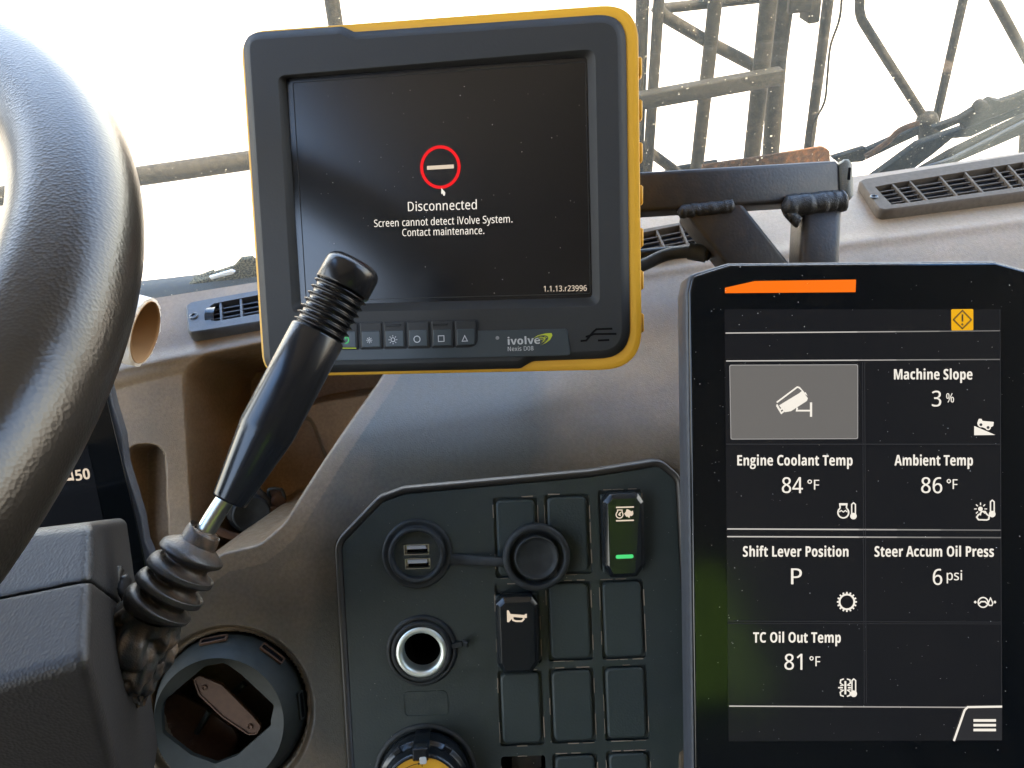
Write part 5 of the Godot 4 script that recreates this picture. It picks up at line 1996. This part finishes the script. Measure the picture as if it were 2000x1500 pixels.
	for i in fr.size():
		var f := float(i) / (fr.size() - 1)
		for k in n:
			var a := TAU * k / n
			var p: Vector3 = fr[i][k]
			var o := (p - foot[i])
			var env := smoothstep(0.0, 0.16, f)
			var wob := noise2.get_noise_2d(f * 2.5, 4.0) * 1.6 + noise2.get_noise_2d(cos(a) * 1.5, sin(a) * 1.5 + f) * 0.8
			var fold := 0.30 * (absf(sin(a * 1.5 + f * 4.2 + wob)) - 0.55) + 0.20 * (absf(sin(a * 2.5 - f * 7.5 + wob * 1.4)) - 0.6)
			var crease := absf(noise2.get_noise_3d(cos(a) * 0.8 + 5.0, sin(a) * 0.8, f * 1.6))
			p = foot[i] + o * (1.0 + env * (fold - 0.12 * exp(-crease * 16.0)))
			verts.append(p)
			var dirt := clampf(0.15 + 0.9 * noise2.get_noise_3d(cos(a) * 2.0, sin(a) * 2.0, f * 5.0 + 9.0) + 0.5 * exp(-crease * 14.0), 0.0, 1.0)
			cols.append(Color(0.03, 0.028, 0.026).lerp(Color(0.20, 0.12, 0.06), dirt * 0.75))
	st = tool()
	for i in fr.size() - 1:
		for k in n:
			var k2 := (k + 1) % n
			for q in [i * n + k, (i + 1) * n + k, (i + 1) * n + k2, i * n + k, (i + 1) * n + k2, i * n + k2]:
				st.set_smooth_group(1)
				st.set_color(cols[q])
				st.add_vertex(verts[q])
	obj("torn_foot", done(st), M["boot_dusty"], t)
	# flange lips that stand against the column
	for e in [[[[238, 1106, .348], [232, 1125, .345], [230, 1180, .34], [229, 1250, .335], [230, 1310, .333], [248, 1350, .335], [272, 1374, .34]], 7.5, 1.0], [[[250, 1120, .337], [243, 1150, .334], [248, 1190, .331], [240, 1235, .330], [241, 1270, .33]], 9.0, 2.0], [[[330, 1225, .325], [327, 1258, .327], [316, 1290, .33], [300, 1312, .334], [292, 1345, .34]], 6.0, 3.0]]:
		var pts := PackedVector3Array()
		for q in e[0]:
			pts.append(loc(T, q[0], q[1], q[2]))
		pts = smooth_path(pts, 8)
		var rr := []
		for i in pts.size():
			rr.append(e[1] * 0.33 / F * (0.75 + 0.5 * noise.get_noise_2d(i * 0.15, e[2])) * clampf(minf(i, pts.size() - 1 - i) / 4.0, 0.25, 1.0))
		st = tool()
		loft(st, frame_rings(pts, rr, 18, 2.1, Vector3(1, 0.1, 0.3)), true, 1, true, true)
		obj("flange_lip", done(st), M["boot_rubber"], t)

# ------------------------------------------------------------------ steering wheel
func wheel() -> void:
	var c := CAM + CB * Vector3(-0.3378, 0.0014, -0.2048)
	var b := CB * Basis(Vector3.UP, deg_to_rad(-0.1)) * Basis(Vector3.RIGHT, deg_to_rad(-39.7))
	var T := Transform3D(b, c)
	var t := thing("steering_wheel", "thick grey steering wheel rim with grained skin at the left edge", "steering wheel", T)
	var R := 0.2086
	var r := 0.0198
	var n := 256
	var m := 64
	var rings := []
	for i in n + 1:
		var a := TAU * i / n
		var ring := PackedVector3Array()
		for k in m:
			var p := TAU * k / m
			# a shallow hollow runs along the top of the rim
			var rr := r * (1.0 - 0.07 * exp(-pow(angle_difference(p, deg_to_rad(82)) / 0.42, 2.0)))
			var x := R + rr * cos(p)
			ring.append(Vector3(x * cos(a), x * sin(a), rr * sin(p)))
		rings.append(ring)
	var st := tool()
	loft(st, rings, true, 1)
	obj("rim", done(st), M["wheel_skin"], t)
	obj("hub", done(lathe([0.07, -0.06, 0.075, -0.03, 0.07, -0.02, 0.05, -0.016, 0.0, -0.015], 48)), M["wheel_skin"], t)
	for a in [200.0, 340.0 - 180.0, 270.0]:
		st = tool()
		var dir := Vector3(cos(deg_to_rad(a)), sin(deg_to_rad(a)), 0)
		beam(st, dir * 0.05 + Vector3(0, 0, -0.03), dir * R + Vector3(0, 0, -0.008), 0.05, 0.014, Vector3(-dir.y, dir.x, 0), 0.005)
		obj("spoke", done(st), M["wheel_skin"], t)
